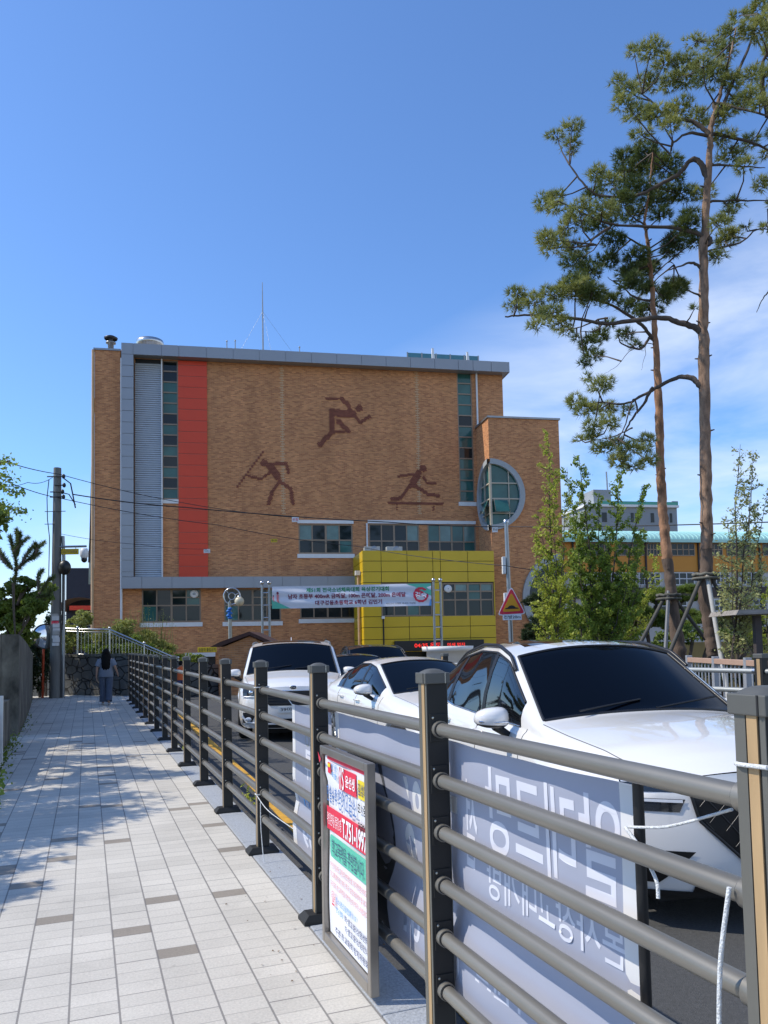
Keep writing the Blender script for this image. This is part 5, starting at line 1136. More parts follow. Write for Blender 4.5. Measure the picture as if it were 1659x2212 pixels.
put_text(b,'제51회 전국소년체육대회 육상경기대회',Wd*.215,Wd*.735,Hh*.70,Hh*.91,mat('deep_green_print',(.02,.27,.11),.6,0,0),pl,0,.03); put_text(b,'남자 초등부 400mR 금메달, 100m 은메달, 200m 은메달',Wd*.10,Wd*.84,Hh*.40,Hh*.64,MAR,pl,0,.03); put_text(b,'대구경동초등학교 6학년 김민기',Wd*.27,Wd*.69,Hh*.12,Hh*.34,MAR,pl,0,.03); put_text(b,'지도교사 김혜영, 홍세진, 이상권',Wd*.715,Wd*.90,Hh*.09,Hh*.17,INK,pl,0,0)
n=24; cc=(Wd*.935,Hh*.5); b.add([pl(cc[0],cc[1],0)]+[pl(cc[0]+Hh*.33*(1+.06*(k%2))*cos(2*pi*k/n),cc[1]+Hh*.33*(1+.06*(k%2))*sin(2*pi*k/n),.004) for k in range(n)],[(0,k+1,(k+1)%n+1) for k in range(n)],PR); put_text(b,'경축',cc[0]-Hh*.26,cc[0]+Hh*.26,cc[1]-Hh*.14,cc[1]+Hh*.15,WHT,pl,.02,.03)
for poly,m in ((((0,0),(.115,0),(.0,.40)),PG),(((.845,1),(1,1),(1,.45)),PG),(((.985,.0),(1,.0),(1,.5)),PLB),(((.0,.40),(.0,.0),(.03,.0)),PY)): b.add([pl(x*Wd,z*Hh,.003) for x,z in poly],[(0,1,2)],m)
for dx,s2 in ((.035,1),(.008,.55)):  # small running figure print
    cx_=Wd*dx; b.add([pl(cx_+x*s2*.2,Hh*.42+z*s2*.55,.006) for x,z in ((-.25,.35),(.25,.35),(.2,-.05),(.45,-.35),(.25,-.4),(0,-.12),(-.1,-.6),(-.25,-.6),(-.2,0))],[tuple(range(9))],PPK); b.add([pl(cx_+.05*s2*cos(k),Hh*.42+s2*.26+.06*s2*sin(k),.006) for k in np.linspace(0,5.6,8)],[tuple(range(8))],MAR)
b.build('lettering',T)
T=thing('round_base','white round masonry base under the right ladder post','planter',at(970,1425,33)*1.0,0); T.location.z=-.15; h=at(970,1396,33).z+.15; b=MB(); b.lathe([(.92,0),(.92,h-.22),(1.1,h-.2),(1.12,h),(.95,h),(.9,h-.05),(.0,h-.05)],WHITE,(0,.6,0),28); b.build('drum',T)
# guard hut
HR=mat('dark_red_roof',(.07,.03,.022),.8,0,.25,3); p=at(515,1420,26.5); T=thing('guard_hut','small guard hut with dark red gabled roof behind the minivan','hut',(p.x,p.y,-.15)); o=Vector(T.location)
v=lambda x,y:LQ(x,y,o,26.5); A0,B0,C0,D0=v(453,1397),v(538,1364),v(566,1377),v(474,1388)
b=MB(); e=Vector((0,-.0,.0)); b.prism([v(453,1398),v(474,1387),v(538,1364),v(600,1392),v(600,1398),v(538,1372),v(476,1396)],(0,2.6,0),HR); b.build('roof',T)
b=MB(); z_=v(480,1398).z; b.prism([Vector((v(470,1400).x,.15,0)),Vector((v(590,1400).x,.15,0)),Vector((v(590,1400).x,.15,v(590,1398).z)),Vector((v(538,1374).x,.15,v(538,1374).z)),Vector((v(470,1400).x,.15,v(470,1402).z))],(0,2.2,0),BRICK); b.build('wall',T)
# ================================================================ BACKGROUND BUILDINGS
def bfac(w): return lambda x,y:fac(x,y,w)
wL=-22.; g_=bfac(wL); ox,_=g_(1225,1300); def_=0
LS=thing('low_school_wing','long low school wing with pale green vaulted roof and orange upper band','school building',on_fac(ox,22,Z0),FN)
ORB=mat('orange_band',(.60,.25,.03),.6,0,.06,.6); GWALL=mat('pale_grey_wall',(.46,.45,.43),.8,0,.12,.8); DBR=mat('dark_brown_band',(.055,.042,.038),.7,0,.15); TROOF=mat('pale_green_roof',(.36,.62,.56),.35,.15,.05,.5)
def X(x): return g_(x,1200)[0]-ox
def ZZ(y): return g_(1450,y)[1]-Z0
xr=X(1780); zs_=[ZZ(y) for y in (1168,1203,1235,1269,1291,1325)]
b=MB(); b.box(-1,xr,0,9,zs_[2],zs_[0],ORB); b.build('upper_wall',LS); b=MB(); b.box(-1,xr,.12,9,0,zs_[2]-.004,GWALL); b.build('lower_wall',LS)
b=MB(); b.box(-1,xr,-.05,.115,zs_[4],zs_[3],DBR); b.build('brown_band',LS)
b=MB(); n=12; zr0=zs_[0]; zr1=ZZ(1138); dep=9.4; x=-1.3
while x<xr:
    P=[]
    for i in range(n+1):
        a=pi*i/n*.5; P.append((-.5+dep*.5*(1-cos(a)),zr0+(zr1-zr0)*sin(a)))
    b.grid([[Vector((x,py,pz)),Vector((x+.36,py,pz))] for py,pz in P],TROOF,True); b.grid([[Vector((x+.36,py,pz)),Vector((x+.38,py-.02,pz+.035))] for py,pz in P],TROOF); b.grid([[Vector((x+.38,py-.02,pz+.035)),Vector((x+.42,py,pz))] for py,pz in P],TROOF); x+=.42
b.box(-1.3,xr,-.6,-.45,zr0-.22,zr0+.06,TROOF); b.box(-1.3,xr,-.45,4.2,zr0-.05,zr0,TROOF); b.build('roof',LS)
WFW=mat('white_window_frame',(.60,.62,.64),.5,0,.05)
def win2(x0,x1,z0,z1,y,cols,rows,m):
    b=MB(); b.box(x0,x1,y-.05,y,z0,z0+.09,m); b.box(x0,x1,y-.05,y,z1-.09,z1,m)
    for c in range(cols+1): x=x0+(x1-x0)*c/cols; b.box(x-.04,x+.04,y-.055,y-.005,z0+.09,z1-.09,m)
    for r in range(1,rows): z=z0+(z1-z0)*r/rows; b.box(x0,x1,y-.045,y-.008,z-.04,z+.04,m)
    wo_=b.build('window',LS); b=MB(); b.box(x0+.02,x1-.02,y-.02,y+.0 if y==0 else y-.003,z0+.02,z1-.02,GDARK); b.build('pane',wo_)
for x0,x1 in ((1254,1318),(1330,1391),(1398,1432),(1438,1500),(1516,1560),(1570,1632),(1648,1710)): win2(X(x0),X(x1),ZZ(1201),ZZ(1173),0,5,2,FRAME)
for x0,x1 in ((1262,1300),(1320,1360),(1380,1425),(1435,1498),(1537,1574),(1600,1644),(1665,1705)): win2(X(x0),X(x1),ZZ(1264),ZZ(1236),.12,4,2,WFW)
for x0,x1 in ((1420,1480),(1530,1570),(1595,1650)): win2(X(x0),X(x1),ZZ(1322),ZZ(1295),.12,4,2,WFW)
b=MB()
for x in (1237,1315,1394,1508,1640): b.tube([(X(x),-.08,ZZ(1340)),(X(x),-.08,zs_[0]-.1)],.09,DBR,6)
b.build('downpipe',LS)
# apartment block
h_=bfac(-62.); ox2,_=h_(1270,1200); AP=thing('apartment_block','pale flat roofed apartment block rising behind the green vaulted roof','building',on_fac(ox2,62,Z0),FN)
AW=mat('pale_apartment',(.28,.30,.31),.8,0,.1,.5); X2=lambda x:h_(x,1100)[0]-ox2; Z2=lambda y:h_(1370,y)[1]-Z0
b=MB(); b.box(0,X2(1462),0,10,0,Z2(1092),AW); b.box(-.3,X2(1464),-.4,10.4,Z2(1096),Z2(1091),WHITE); b.box(X2(1290),X2(1328),1,6,Z2(1092)+.003,Z2(1056),AW); b.build('wall',AP)
b=MB()
for x0,x1 in ((1362,1368),(1371,1379),(1446,1451),(1405,1412),(1300,1310),(1330,1340)): b.box(X2(x0),X2(x1),-.06,-.003,Z2(1128),Z2(1108),GDARK)
b.build('window',AP); b=MB(); b.box(X2(1290),X2(1463),-.3,-.28,Z2(1091)+.01,Z2(1084),mat('roof_net',(.10,.38,.28),.7,0,.1)); b.box(X2(1450),X2(1463),-.27,0,Z2(1091)+.01,Z2(1082),AW); b.build('roof_parapet',AP)
b=MB(); b.tube([(X2(1336),3,Z2(1090)),(X2(1334),3,Z2(1010))],.12,CAST,5); b.build('mast',AP)
# dark building far left
k_=bfac(-24.); ox3,_=k_(143,1250); DB=thing('dark_clad_building','dark navy clad building with brown vaulted canopy far left behind the pole','building',on_fac(ox3,24,Z0),FN)
X3=lambda x:k_(x,1250)[0]-ox3; Z3=lambda y:k_(170,y)[1]-Z0; b=MB(); b.box(0,X3(215),0,8,0,Z3(1227),mat('navy_cladding',(.018,.025,.04),.6,0,.15)); b.build('wall',DB)
b=MB(); n=12; b.grid([[Vector((X3(145)+(X3(230)-X3(145))*.5*(1-cos(pi*i/n)),-3,Z3(1322)+(Z3(1296)-Z3(1322))*sin(pi*i/n)**.7)),Vector((X3(145)+(X3(230)-X3(145))*.5*(1-cos(pi*i/n)),-.01,Z3(1322)+(Z3(1296)-Z3(1322))*sin(pi*i/n)**.7))] for i in range(n+1)],mat('brown_vault',(.25,.19,.15),.5,0,.15)); b.box(X3(168),X3(225),-3.1,-3,Z3(1322),Z3(1313),RED); b.build('canopy',DB)
b=MB()
for k in range(5): b.box(X3(176),X3(225),-2.9,-2.8,Z3(1345+k*9),Z3(1340+k*9),CAST)
b.build('slat',DB)
# ================================================================ FAR FENCE (right)
FR=thing('roadside_railing','bronze two rail roadside fence beyond the large crossover','fence',W(5.75,6.1,-.1),A-.2)
FRo=Vector(FR.location)
pf=at(1643,1412,7.5); v0=Vector((pf.x,pf.y,0)); dirn=Vector((-sin(A+.12),cos(A+.12),0)); FR.location=(v0.x,v0.y,-.1); FR.rotation_euler=(0,0,A+.12)
hp=pf.z+.1
for y in (-1.9,0,1.9,3.8,5.7):
    b=MB(); b.bev(-.045,.045,-.045,.045,0,hp-.04,POSTM,.004); b.box(-.048,-.0455,-.02,.015,.02,hp-.05,GOLD); b.bev(-.052,.052,-.052,.052,hp-.045,hp,CAPM,.006); o_=b.build('post',FR); o_.location=(0,y,0)
for y in (-1.9,0,1.9,3.8):
    for z in (hp-.17,hp-.36,hp-.55,hp-.74): b=MB(); b.tube([(0,.05,z),(0,1.85,z)],.025,mat('pale_rail',(.42,.43,.40),.4,.4,.05),8); b.tube([(0,.045,z),(0,.085,z)],.033,STEEL,8); o_=b.build('rail',FR); o_.location=(0,y,0)
PF=thing('picket_fence','grey picket fence with tan top rail in front of the planted bed','fence',(0,0,0),0)
pfa=at(1488,1420,11.5); pfb=at(1700,1426,8.5); PF.location=(pfa.x,pfa.y,-.15); o=Vector(PF.location); TAN=mat('tan_rail',(.42,.27,.19),.6,0,.1); GP=mat('grey_picket',(.33,.34,.35),.5,.2,.05)
d=pfb-pfa; d.z=0; Ln=d.length; u=d.normalized(); zt4=pfa.z+.15; PF.rotation_euler=(0,0,math.atan2(u.y,u.x))
b=MB(); b.bev(0,Ln,-.035,.035,zt4-.07,zt4,TAN,.006); b.build('top_rail',PF); b=MB(); b.box(0,Ln,-.015,.015,.12,.16,GP); b.build('bottom_rail',PF)
for k in range(4): b=MB(); x=Ln*k/3; b.bev(x-.035,x+.035,-.04,.04,0,zt4+.03,GP,.004); b.build('post',PF)
n=int(Ln/.125)
for k in range(1,min(n,80)): b=MB(); x=Ln*k/n; b.tube([(x,0,.14),(x,0,zt4-.06)],.011,GP,5); b.build('picket',PF)
# pergola/bench roof at right
p=at(1640,1330,14); T=thing('timber_shelter','weathered timber slab roof on a dark post at the right edge','shelter',(p.x,p.y,-.15)); o=Vector(T.location); v=lambda x,y:LQ(x,y,o,14); b=MB()
b.prism([v(1590,1328),v(1760,1322),v(1760,1314),v(1596,1317)],(0,1.2,0),mat('weathered_wood',(.26,.23,.20),.85,0,.35,4,stretch=(1,6,6))); b.build('slab',T); b=MB(); b.box(v(1655,1330).x-.06,v(1655,1330).x+.06,.3,.42,0,v(1655,1328).z,DBR); b.build('post',T)
# planted bed wall
T=thing('bed_wall','low ochre wall behind the planted bed at right','wall',(0,0,0),0); p=at(1375,1430,26); T.location=(p.x,p.y,-.15); o=Vector(T.location); b=MB(); a_=LQ(1375,1390,o,26); c_=LQ(1760,1382,o,26); b.box(a_.x,c_.x,0,.4,0,c_.z,mat('ochre_render',(.26,.19,.07),.85,0,.25,1)); b.build('wall_panel',T)
# ================================================================ VEGETATION
NEED=leafmat('pine_needles',(.12,.17,.055),(.44,.43,.11),2.0,.42,.5); NEEDD=leafmat('dark_pine_needles',(.05,.085,.028),(.18,.22,.05),1.6,.38,.5)  # lighter needle tone brightened to stand for sunlit parts
LEAFY=leafmat('bright_leaves',(.30,.37,.04),(.55,.56,.09),2.6,.5); LEAFG=leafmat('green_leaves',(.12,.22,.035),(.36,.43,.07),2.2,.5); LEAFP=leafmat('pale_leaves',(.30,.34,.14),(.50,.48,.18),2.2,.4); BUSH=leafmat('bush_leaves',(.06,.11,.018),(.27,.34,.05),1.3,.42); DARKB=leafmat('dark_leaves',(.016,.034,.010),(.055,.085,.02),1.1,.25); WILD=leafmat('wild_growth',(.16,.20,.04),(.44,.44,.12),1.1,.4)  # the darkest pair is a plain dark green leaf colour
def rnd_unit(n):
    v=RNG.normal(size=(n,3)); return v/np.linalg.norm(v,axis=1)[:,None]
def leaves(C,size,jit=.5,up=.0,aspect=.55):
    """C (n,3) centres -> quads (diamond leaves)"""
    n=len(C); a=rnd_unit(n); b_=rnd_unit(n); b_=np.cross(a,b_); b_/=np.linalg.norm(b_,axis=1)[:,None]+1e-9
    s=(size*(1-jit+2*jit*RNG.random(n)))[:,None]; V=np.empty((n,4,3)); V[:,0]=C-a*s; V[:,1]=C+b_*s*aspect; V[:,2]=C+a*s; V[:,3]=C-b_*s*aspect
    return V.reshape(-1,3)
def ellipse_pts(c,r,n,shell=.35):
    d=rnd_unit(n); k=(shell+(1-shell)*RNG.random(n))**(1/1.6); return np.array(c)+d*k[:,None]*np.array(r)
def clumpy(c,r,n,nc=24,cr=.28):
    cc=ellipse_pts(c,np.array(r)*.85,nc,.5); idx=RNG.integers(0,nc,n); rr=np.array(r)*cr*(.7+.6*RNG.random(nc))[idx][:,None]
    return cc[idx]+rnd_unit(n)*(RNG.random(n)**.45)[:,None]*rr
def tufts(C,D,length,nn=11,w=.0055):
    n=len(C); V=np.empty((n*nn,3,3)); Cr=np.repeat(C,nn,0); Dr=np.repeat(D,nn,0)+rnd_unit(n*nn)*.85; Dr/=np.linalg.norm(Dr,axis=1)[:,None]
    Sd=np.cross(Dr,rnd_unit(n*nn)); Sd/=np.linalg.norm(Sd,axis=1)[:,None]+1e-9; Ln_=length*(.7+.5*RNG.random(n*nn))[:,None]
    V[:,0]=Cr-Sd*w; V[:,1]=Cr+Sd*w; V[:,2]=Cr+Dr*Ln_; return V.reshape(-1,3)
def z6(x,y): return (1042.4+x*.3717,y*.3717)
def z7(x,y): return (1042.4+x*.3717,548.6+y*.3717)
Z6=[(1600,60,70,60),(1490,90,50,25),(1600,170,110,60),(1440,190,70,40),(1230,240,60,30),(1340,270,60,40),(1420,300,60,50),(980,290,90,50),(880,300,50,25),(1060,360,70,45),(1180,360,70,50),(1280,370,60,40),(780,470,45,30),(830,520,60,50),(960,480,90,50),(1080,480,80,45),(1190,450,90,60),(1340,440,110,70),(1460,470,70,50),(1570,430,60,50),(1640,440,40,60),(830,600,80,40),(900,660,90,45),(1010,670,100,50),(1150,630,80,60),(1250,690,80,50),(1380,680,70,50),(1480,610,80,50),(1560,560,70,50),(1620,600,50,40),(920,785,60,35),(1090,720,60,40),(1400,800,80,40),(1550,830,60,40),(1430,910,90,40),(1520,960,60,40),(1640,900,30,30),(1620,1070,50,45),(520,740,60,40),(430,790,60,25),(510,830,60,30),(520,880,30,25),(660,1010,60,45),(740,1060,80,50),(1290,1120,60,50),(1370,1300,60,40),(1400,1400,60,50),(1440,1370,60,40),(1370,1490,50,35),(1470,1180,60,30),(1430,1250,40,40),(1640,1330,30,25),(1530,1310,20,15),(1700,100,80,80),(1720,260,90,60),(1740,420,80,60),(1760,620,80,50),(1720,760,70,40),(1700,1180,50,40),
(350,1180,50,50),(430,1150,60,40),(420,1210,60,35),(560,1220,80,60),(700,1220,80,50),(530,1300,90,40),(370,1390,60,50),(450,1380,60,40),(420,1440,80,35),(540,1440,70,40)]
Z7A=[(200,230,60,40),(190,300,60,35),(300,270,80,40),(420,230,90,50),(540,200,100,60),(640,260,80,50),(340,350,60,40),(420,340,70,35),(320,410,60,30),(450,400,60,50),(480,450,40,25),(610,720,30,20),(690,760,80,45),(540,860,50,50),(600,900,70,50),(720,900,60,40),(640,1000,60,40),(840,910,30,30),(740,980,60,40),(570,1080,40,20),(640,1060,40,30),(700,1130,60,40),(760,1090,50,30),(860,1130,80,40),(800,1200,80,40),(960,1080,50,40),(940,1140,40,30),(960,1200,50,40),(880,1240,50,25),(1230,320,15,15)]
Z6B=[(850,1000,90,70),(960,950,100,70),(990,830,20,20),(820,910,60,40),(940,880,80,50),(1060,960,100,60),(1130,1040,50,40),(900,1100,120,60),(1040,1120,90,50),(1170,1130,80,45),(1000,1180,100,40),(800,1170,80,50),(650,1130,60,30),(680,1300,100,50),(870,1250,80,40),(540,1520,90,50),(620,1580,80,60),(720,1510,70,50),(760,1400,70,50),(1040,1250,60,40),(1200,1260,60,40),(1190,1310,70,50),(1130,1400,80,50),(1240,1400,60,40),(900,1490,80,50),(960,1550,70,50),(830,1590,60,40),(1100,1450,60,50),(540,1650,90,60),(640,1700,80,50),(750,1740,60,40),(870,1620,50,30),(930,1670,60,35),(1120,1680,70,60)]
Z7B=[(900,100,90,50),(860,180,80,30),(960,200,60,30),(1100,200,80,60),(1060,250,50,50),(860,300,70,40),(960,330,80,50),(680,470,60,40),(620,520,60,40),(830,470,50,35),(640,590,60,35),(600,640,40,20),(540,490,20,20),(740,410,30,25),(890,530,30,25)]
def pine(name,label,Y,trunk,clA,limbs,bark,dens=1.0,needm=NEED,grp='tall red pines in the planted bed'):
    base=at(trunk[0][0],trunk[0][1],Y); T=thing(name,label,'tree',(base.x,base.y,-.15),0,grp); o=Vector(T.location)
    pts=[];rs=[]
    base2=at(trunk[0][0]+4,trunk[0][1]+110,Y)
    for x,y,wd in [(trunk[0][0]+5,trunk[0][1]+ (0),trunk[0][2]*1.15)]+trunk: 
        v=at(x,y,Y)-o; v.y=0; pts.append(v); rs.append(wd*Y/F_*.5)
    pts=[Vector((pts[0].x,0,0))]+pts[1:]; 
    P=[];R=[]
    for i in range(len(pts)-1):
        for k in range(8): t=k/8; P.append(pts[i].lerp(pts[i+1],t)+Vector((random.uniform(-.012,.012),random.uniform(-.02,.02),0))); R.append((rs[i]*(1-t)+rs[i+1]*t)*random.uniform(.93,1.09))
    P.append(pts[-1]);R.append(rs[-1])
    b=MB(); h0=3.4
    k=next(i for i,p in enumerate(P) if p.z>h0)
    b.tube(P[:k+1],R[:k+1],BARK,14); b.tube(P[k:],R[k:],bark,14)
    for _ in range(26):
        i=random.randrange(2,len(P)-3); a=random.random()*6.28; d=Vector((cos(a),sin(a),.2)); b.tube([P[i]+d*R[i]*.8,P[i]+d*(R[i]+random.uniform(.02,.09))],[.022,.012],BARK,5)
    b.build('trunk',T)
    rnd=random.Random(len(clA)); CL=[]
    for f_,lst in clA:
        for cx,cy,rx,ry in lst:
            dp=rnd.uniform(-1.3,1.3); x,y=f_(cx,cy); v=at(x,y,Y+dp)-o; CL.append((v,rx*.3717*(Y+dp)/F_*1.08,ry*.3717*(Y+dp)/F_*1.08))
    # limbs
    b=MB(); tips=[]
    for f_,lst,r0 in limbs:
        q=[at(*f_(x,y),Y)-o for x,y in lst]; dd=rnd.uniform(-1,1)
        for i,v in enumerate(q): v.y=dd*i/len(q)
        near=min(P,key=lambda p:abs(p.z-q[0].z+.12))
        if (near-q[0]).length<.9: q=[Vector((near.x,near.y,near.z))]+q
        n=len(q); qs=[]
        for i in range(n-1):
            p0_,p1_,p2_,p3_=q[max(i-1,0)],q[i],q[i+1],q[min(i+2,n-1)]
            for k in range(5):
                t=k/5; qs.append(.5*((2*p1_)+(p2_-p0_)*t+(2*p0_-5*p1_+4*p2_-p3_)*t*t+(3*p1_-p0_-3*p2_+p3_)*t**3)+Vector((rnd.uniform(-.012,.012),0,rnd.uniform(-.012,.012))))
        qs.append(q[-1]); m_=len(qs); b.tube(qs,[r0*(1.15-.9*i/(m_-1))*rnd.uniform(.92,1.1) for i in range(m_)],BARKG,7); tips+=q
        for i in range(len(q)-1):
            for k in range(3): tips.append(q[i].lerp(q[i+1],k/3))
    tp=tips+P[int(len(P)*.72):]
    for v,rx,rz in CL: # twigs feeding each cluster
        best=min(tp,key=lambda p:(p-v).length+ (0.12 if p.z>v.z+.2 else 0)); mid=best.lerp(v,.5)+Vector((rnd.uniform(-.08,.08),rnd.uniform(-.1,.1),rnd.uniform(-.12,.02)))
        b.tube([best,mid,v],[.020,.014,.007],BARKG,5)
        for _ in range(3): d=Vector((rnd.uniform(-1,1)*rx,rnd.uniform(-.25,.25),rnd.uniform(-.4,.7)*rz)); b.tube([v.lerp(mid,.2),v+d*.8],[.008,.004],BARKG,4)
    b.build('branches',T)
    C=[];D=[]
    for v,rx,rz in CL:
        n=max(8,int(dens*rx*rz*1550)); d=rnd_unit(n); rr=RNG.random(n)**.45
        c=np.array([v.x,v.y,v.z])+d*rr[:,None]*np.array([rx,(rx+rz)*.5,rz*.85]); C.append(c); dd=d*.7+np.array([0,0,.55]); D.append(dd/np.linalg.norm(dd,axis=1)[:,None])
    C=np.vstack(C);D=np.vstack(D); print(name,'tufts',len(C)); V=tufts(C,D,.145,13,.0068); npmesh('crown',V,3,needm,T); return T
TA=[(1545,1440,31),(1541,1405,29),(1534,1352,29),(1523,1289,28),(1526,1225,26),(1527,1120,25),(1524,1015,24),(1521,800,24),(1519,700,22),(1520,550,19),(1526,430,16),(1533,330,13),(1535,275,11),(1553,215,8),(1572,140,5),(1590,60,3)]
TB=[(1472,1440,28),(1466,1394,27),(1452,1310,24),(1446,1247,22),(1439,1184,21),(1431,1099,20),(1427,1015,18),(1424,900,17),(1420,800,15),(1413,700,12),(1407,600,9),(1400,530,8),(1392,480,6),(1405,400,4),(1410,330,2.5)]
LA=[(z6,[(1310,770),(1230,690),(1080,640),(1030,560),(960,480)],.05),(z6,[(1305,790),(1180,810),(1070,900),(1030,1000)],.04),(z6,[(1300,1020),(1265,930),(1220,915),(1150,990),(1050,1040),(900,1100),(700,1090),(600,1000),(530,890)],.06),(z6,[(1320,1390),(1200,1350),(1050,1330),(850,1330),(680,1310),(430,1200)],.05),(z6,[(1280,1575),(1220,1535),(1140,1560),(1050,1600)],.04),(z6,[(1270,1730),(1190,1730),(1130,1760)],.03),
(z7,[(1240,430),(1150,390),(1050,355),(900,365),(720,375),(560,335),(300,310),(150,310)],.065),(z7,[(1260,760),(1220,705),(1150,695),(1060,735),(980,775),(880,815),(760,790)],.06),(z7,[(990,775),(950,860),(900,930),(870,1010),(850,1150)],.03),(z7,[(900,930),(870,850),(780,1080),(620,1080)],.018),(z7,[(870,1010),(760,1060),(640,1080)],.016),
(z6,[(1340,780),(1500,790),(1659,820),(1760,880)],.045),(z6,[(1350,600),(1480,680),(1600,760),(1700,800)],.035),(z6,[(1380,640),(1430,540),(1560,240),(1600,80)],.05),(z6,[(1660,680),(1590,450),(1670,270)],.05),(z6,[(1340,1170),(1520,1190),(1659,1215)],.03),(z6,[(1340,960),(1560,960),(1659,955)],.03),(z6,[(1340,1450),(1480,1430),(1560,1370),(1659,1390),(1760,1380)],.022),(z6,[(740,1320),(610,1440),(620,1500)],.028),(z7,[(1659,-261),(1770,-120),(1760,80),(1659,220),(1620,270),(1580,350)],.025)]
LB=[(z6,[(930,1430),(830,1370),(740,1320)],.03),(z7,[(980,480),(900,410),(740,330),(560,290),(400,300)],.045),(z7,[(970,490),(900,570),(780,560),(740,520)],.035),(z7,[(890,255),(800,240),(680,210)],.025),(z7,[(730,375),(680,370),(560,410),(430,410)],.022),(z6,[(960,1500),(1040,1460),(1130,1400)],.025),(z6,[(930,1300),(860,1260),(800,1180)],.025),(z6,[(980,1620),(1090,1510),(1135,1510)],.022),(z7,[(700,400),(640,470),(540,500)],.02),(z7,[(970,480),(940,540),(930,600),(900,700)],.010),(z7,[(960,520),(860,560),(790,640),(720,680)],.010)]
pine('red_pine','taller red pine with thick leaning trunk at the right, tripod braced',16.,TA,[(z6,Z6),(z7,Z7A)],LA,BARKN,.95)
pine('red_pine','slimmer red pine left of the thickest trunk with dark dense crown',17.2,TB,[(z6,Z6B),(z7,Z7B)],LB,BARKO,1.15,NEEDD)
def tripod(label,Y,tie,feet,m0):
    o=at(*tie,Y); o=Vector((o.x,o.y,-.15)); T=thing('tree_brace',label,'tree support',o,0,'tripod braces at the pines'); tz=at(*tie,Y).z+.15; b=MB()
    for k,(x,y,dy,m) in enumerate(feet):
        f=at(x,y,Y+dy)-o; tt=Vector((.0+ (f.x)*.06,dy*.08,tz)); e=tt+(f-tt)*((tz)/(tz-f.z)); b2=MB(); b2.tube([tt+(tt-f)*.03,e],.047 if m is m0 else .04,m,8); b2.build('brace',T)
    n=16; b.tube([Vector((.24*cos(2*pi*k/n),.24*sin(2*pi*k/n),tz-.05+.012*sin(k*3))) for k in range(n+1)],.035,STONE,6); b.tube([Vector((.25*cos(2*pi*k/n),.25*sin(2*pi*k/n),tz-.13)) for k in range(n+1)],.03,STONE,6); b.build('binding',T)
GPOLE=mat('grey_prop',(.07,.065,.055),.8,0,.2,6); LPOLE=mat('pale_prop',(.42,.41,.38),.7,0,.12,6)
tripod('tripod brace with one pale pole around the thickest pine trunk',16.,(1524,1236),[(1454,1392,-.5,GPOLE),(1564,1455,-.9,LPOLE),(1629,1420,-.3,GPOLE)],LPOLE)
tripod('grey tripod brace around the slimmer pine trunk',17.2,(1444,1281),[(1386,1384,-.4,GPOLE),(1438,1392,-.9,mat('steel_prop',(.14,.145,.15),.5,.3,.1)),(1522,1378,.4,GPOLE)],None)
# slender broadleaf trees : upright stems with leafy side shoots
def upright(name,label,Y,x0,yb,stems,lm,n_leaf,size,grp='young broadleaf trees in the planted bed',shoot=.5,seed=1):
    R=random.Random(seed); o=at(x0,yb,Y); o=Vector((o.x,o.y,-.15)); T=thing(name,label,'tree',o,0,grp); b=MB(); C=[]
    for (xa,ya,xt,yt,r) in stems:
        p0=at(xa,ya,Y)-o; p1=at(xt,yt,Y)-o; p0.y=R.uniform(-.2,.2); p1.y=R.uniform(-.5,.5); p0.z=max(0,p0.z-.3) ; pts=[p0.lerp(p1,k/8)+Vector((R.uniform(-.04,.04),R.uniform(-.05,.05),0)) for k in range(9)]
        b.tube(pts,[r*(1-.88*k/8) for k in range(9)],BARKG,6); H=p1.z-p0.z; n=int(H*7)
        for k in range(n):
            t=.12+.88*k/n; v=p0.lerp(p1,t); a=R.random()*6.28; ln=shoot*(1.15-t)*R.uniform(.5,1.2)+.08; d=Vector((cos(a),sin(a)*.9,R.uniform(.5,1.1))).normalized()*ln; e=v+d; b.tube([v,v.lerp(e,.5)+Vector((0,0,-.03)),e],[.010,.007,.003],BARKG,4)
            m=int(ln*n_leaf*1.7)+4
            for _ in range(m): q=v.lerp(e,R.uniform(.15,1.05)); C.append((q.x+R.gauss(0,.035),q.y+R.gauss(0,.04),q.z+R.gauss(0,.03)))
    b.build('trunk',T); npmesh('crown',leaves(np.array(C),size),4,lm,T); return T
upright('young_tree','slender tree with bright yellow green leaves in front of the brick stair block',19.,1215,1395,[(1200,1400,1190,920,.035),(1208,1400,1168,1090,.025),(1215,1400,1150,1180,.02),(1200,1400,1225,1060,.025),(1190,1400,1160,1260,.015),(1205,1400,1196,1000,.02),(1212,1400,1140,1300,.015)],LEAFY,75,.034,shoot=.55,seed=2)
upright('young_tree','bushy many stemmed tree with dark green leaves left of the pines',20.,1300,1395,[(1290,1400,1252,985,.04),(1285,1400,1222,1010,.03),(1297,1400,1300,1060,.03),(1305,1400,1340,1005,.035),(1320,1400,1385,1050,.03),(1330,1400,1400,1140,.025),(1290,1400,1270,1100,.03),(1310,1400,1330,1150,.03),(1280,1400,1235,1150,.02),(1325,1400,1392,1230,.02),(1300,1400,1360,1220,.02),(1270,1400,1225,1250,.02)],LEAFG,105,.036,shoot=.7,seed=3)
upright('young_tree','tall thin tree with pale leaves right of the thickest pine',15.,1580,1420,[(1578,1430,1575,972,.028),(1582,1430,1600,1040,.025),(1588,1430,1612,980,.02),(1575,1430,1548,1120,.015),(1590,1430,1640,1060,.02),(1600,1430,1650,1180,.015)],LEAFP,70,.028,shoot=.42,seed=4)
upright('young_tree','low branching tree with bright sprays between the two pines',21.,1345,1395,[(1345,1400,1345,1260,.02),(1350,1400,1425,1180,.02),(1345,1400,1310,1270,.02),(1340,1400,1385,1290,.02)],LEAFY,60,.035,shoot=.6,seed=5)
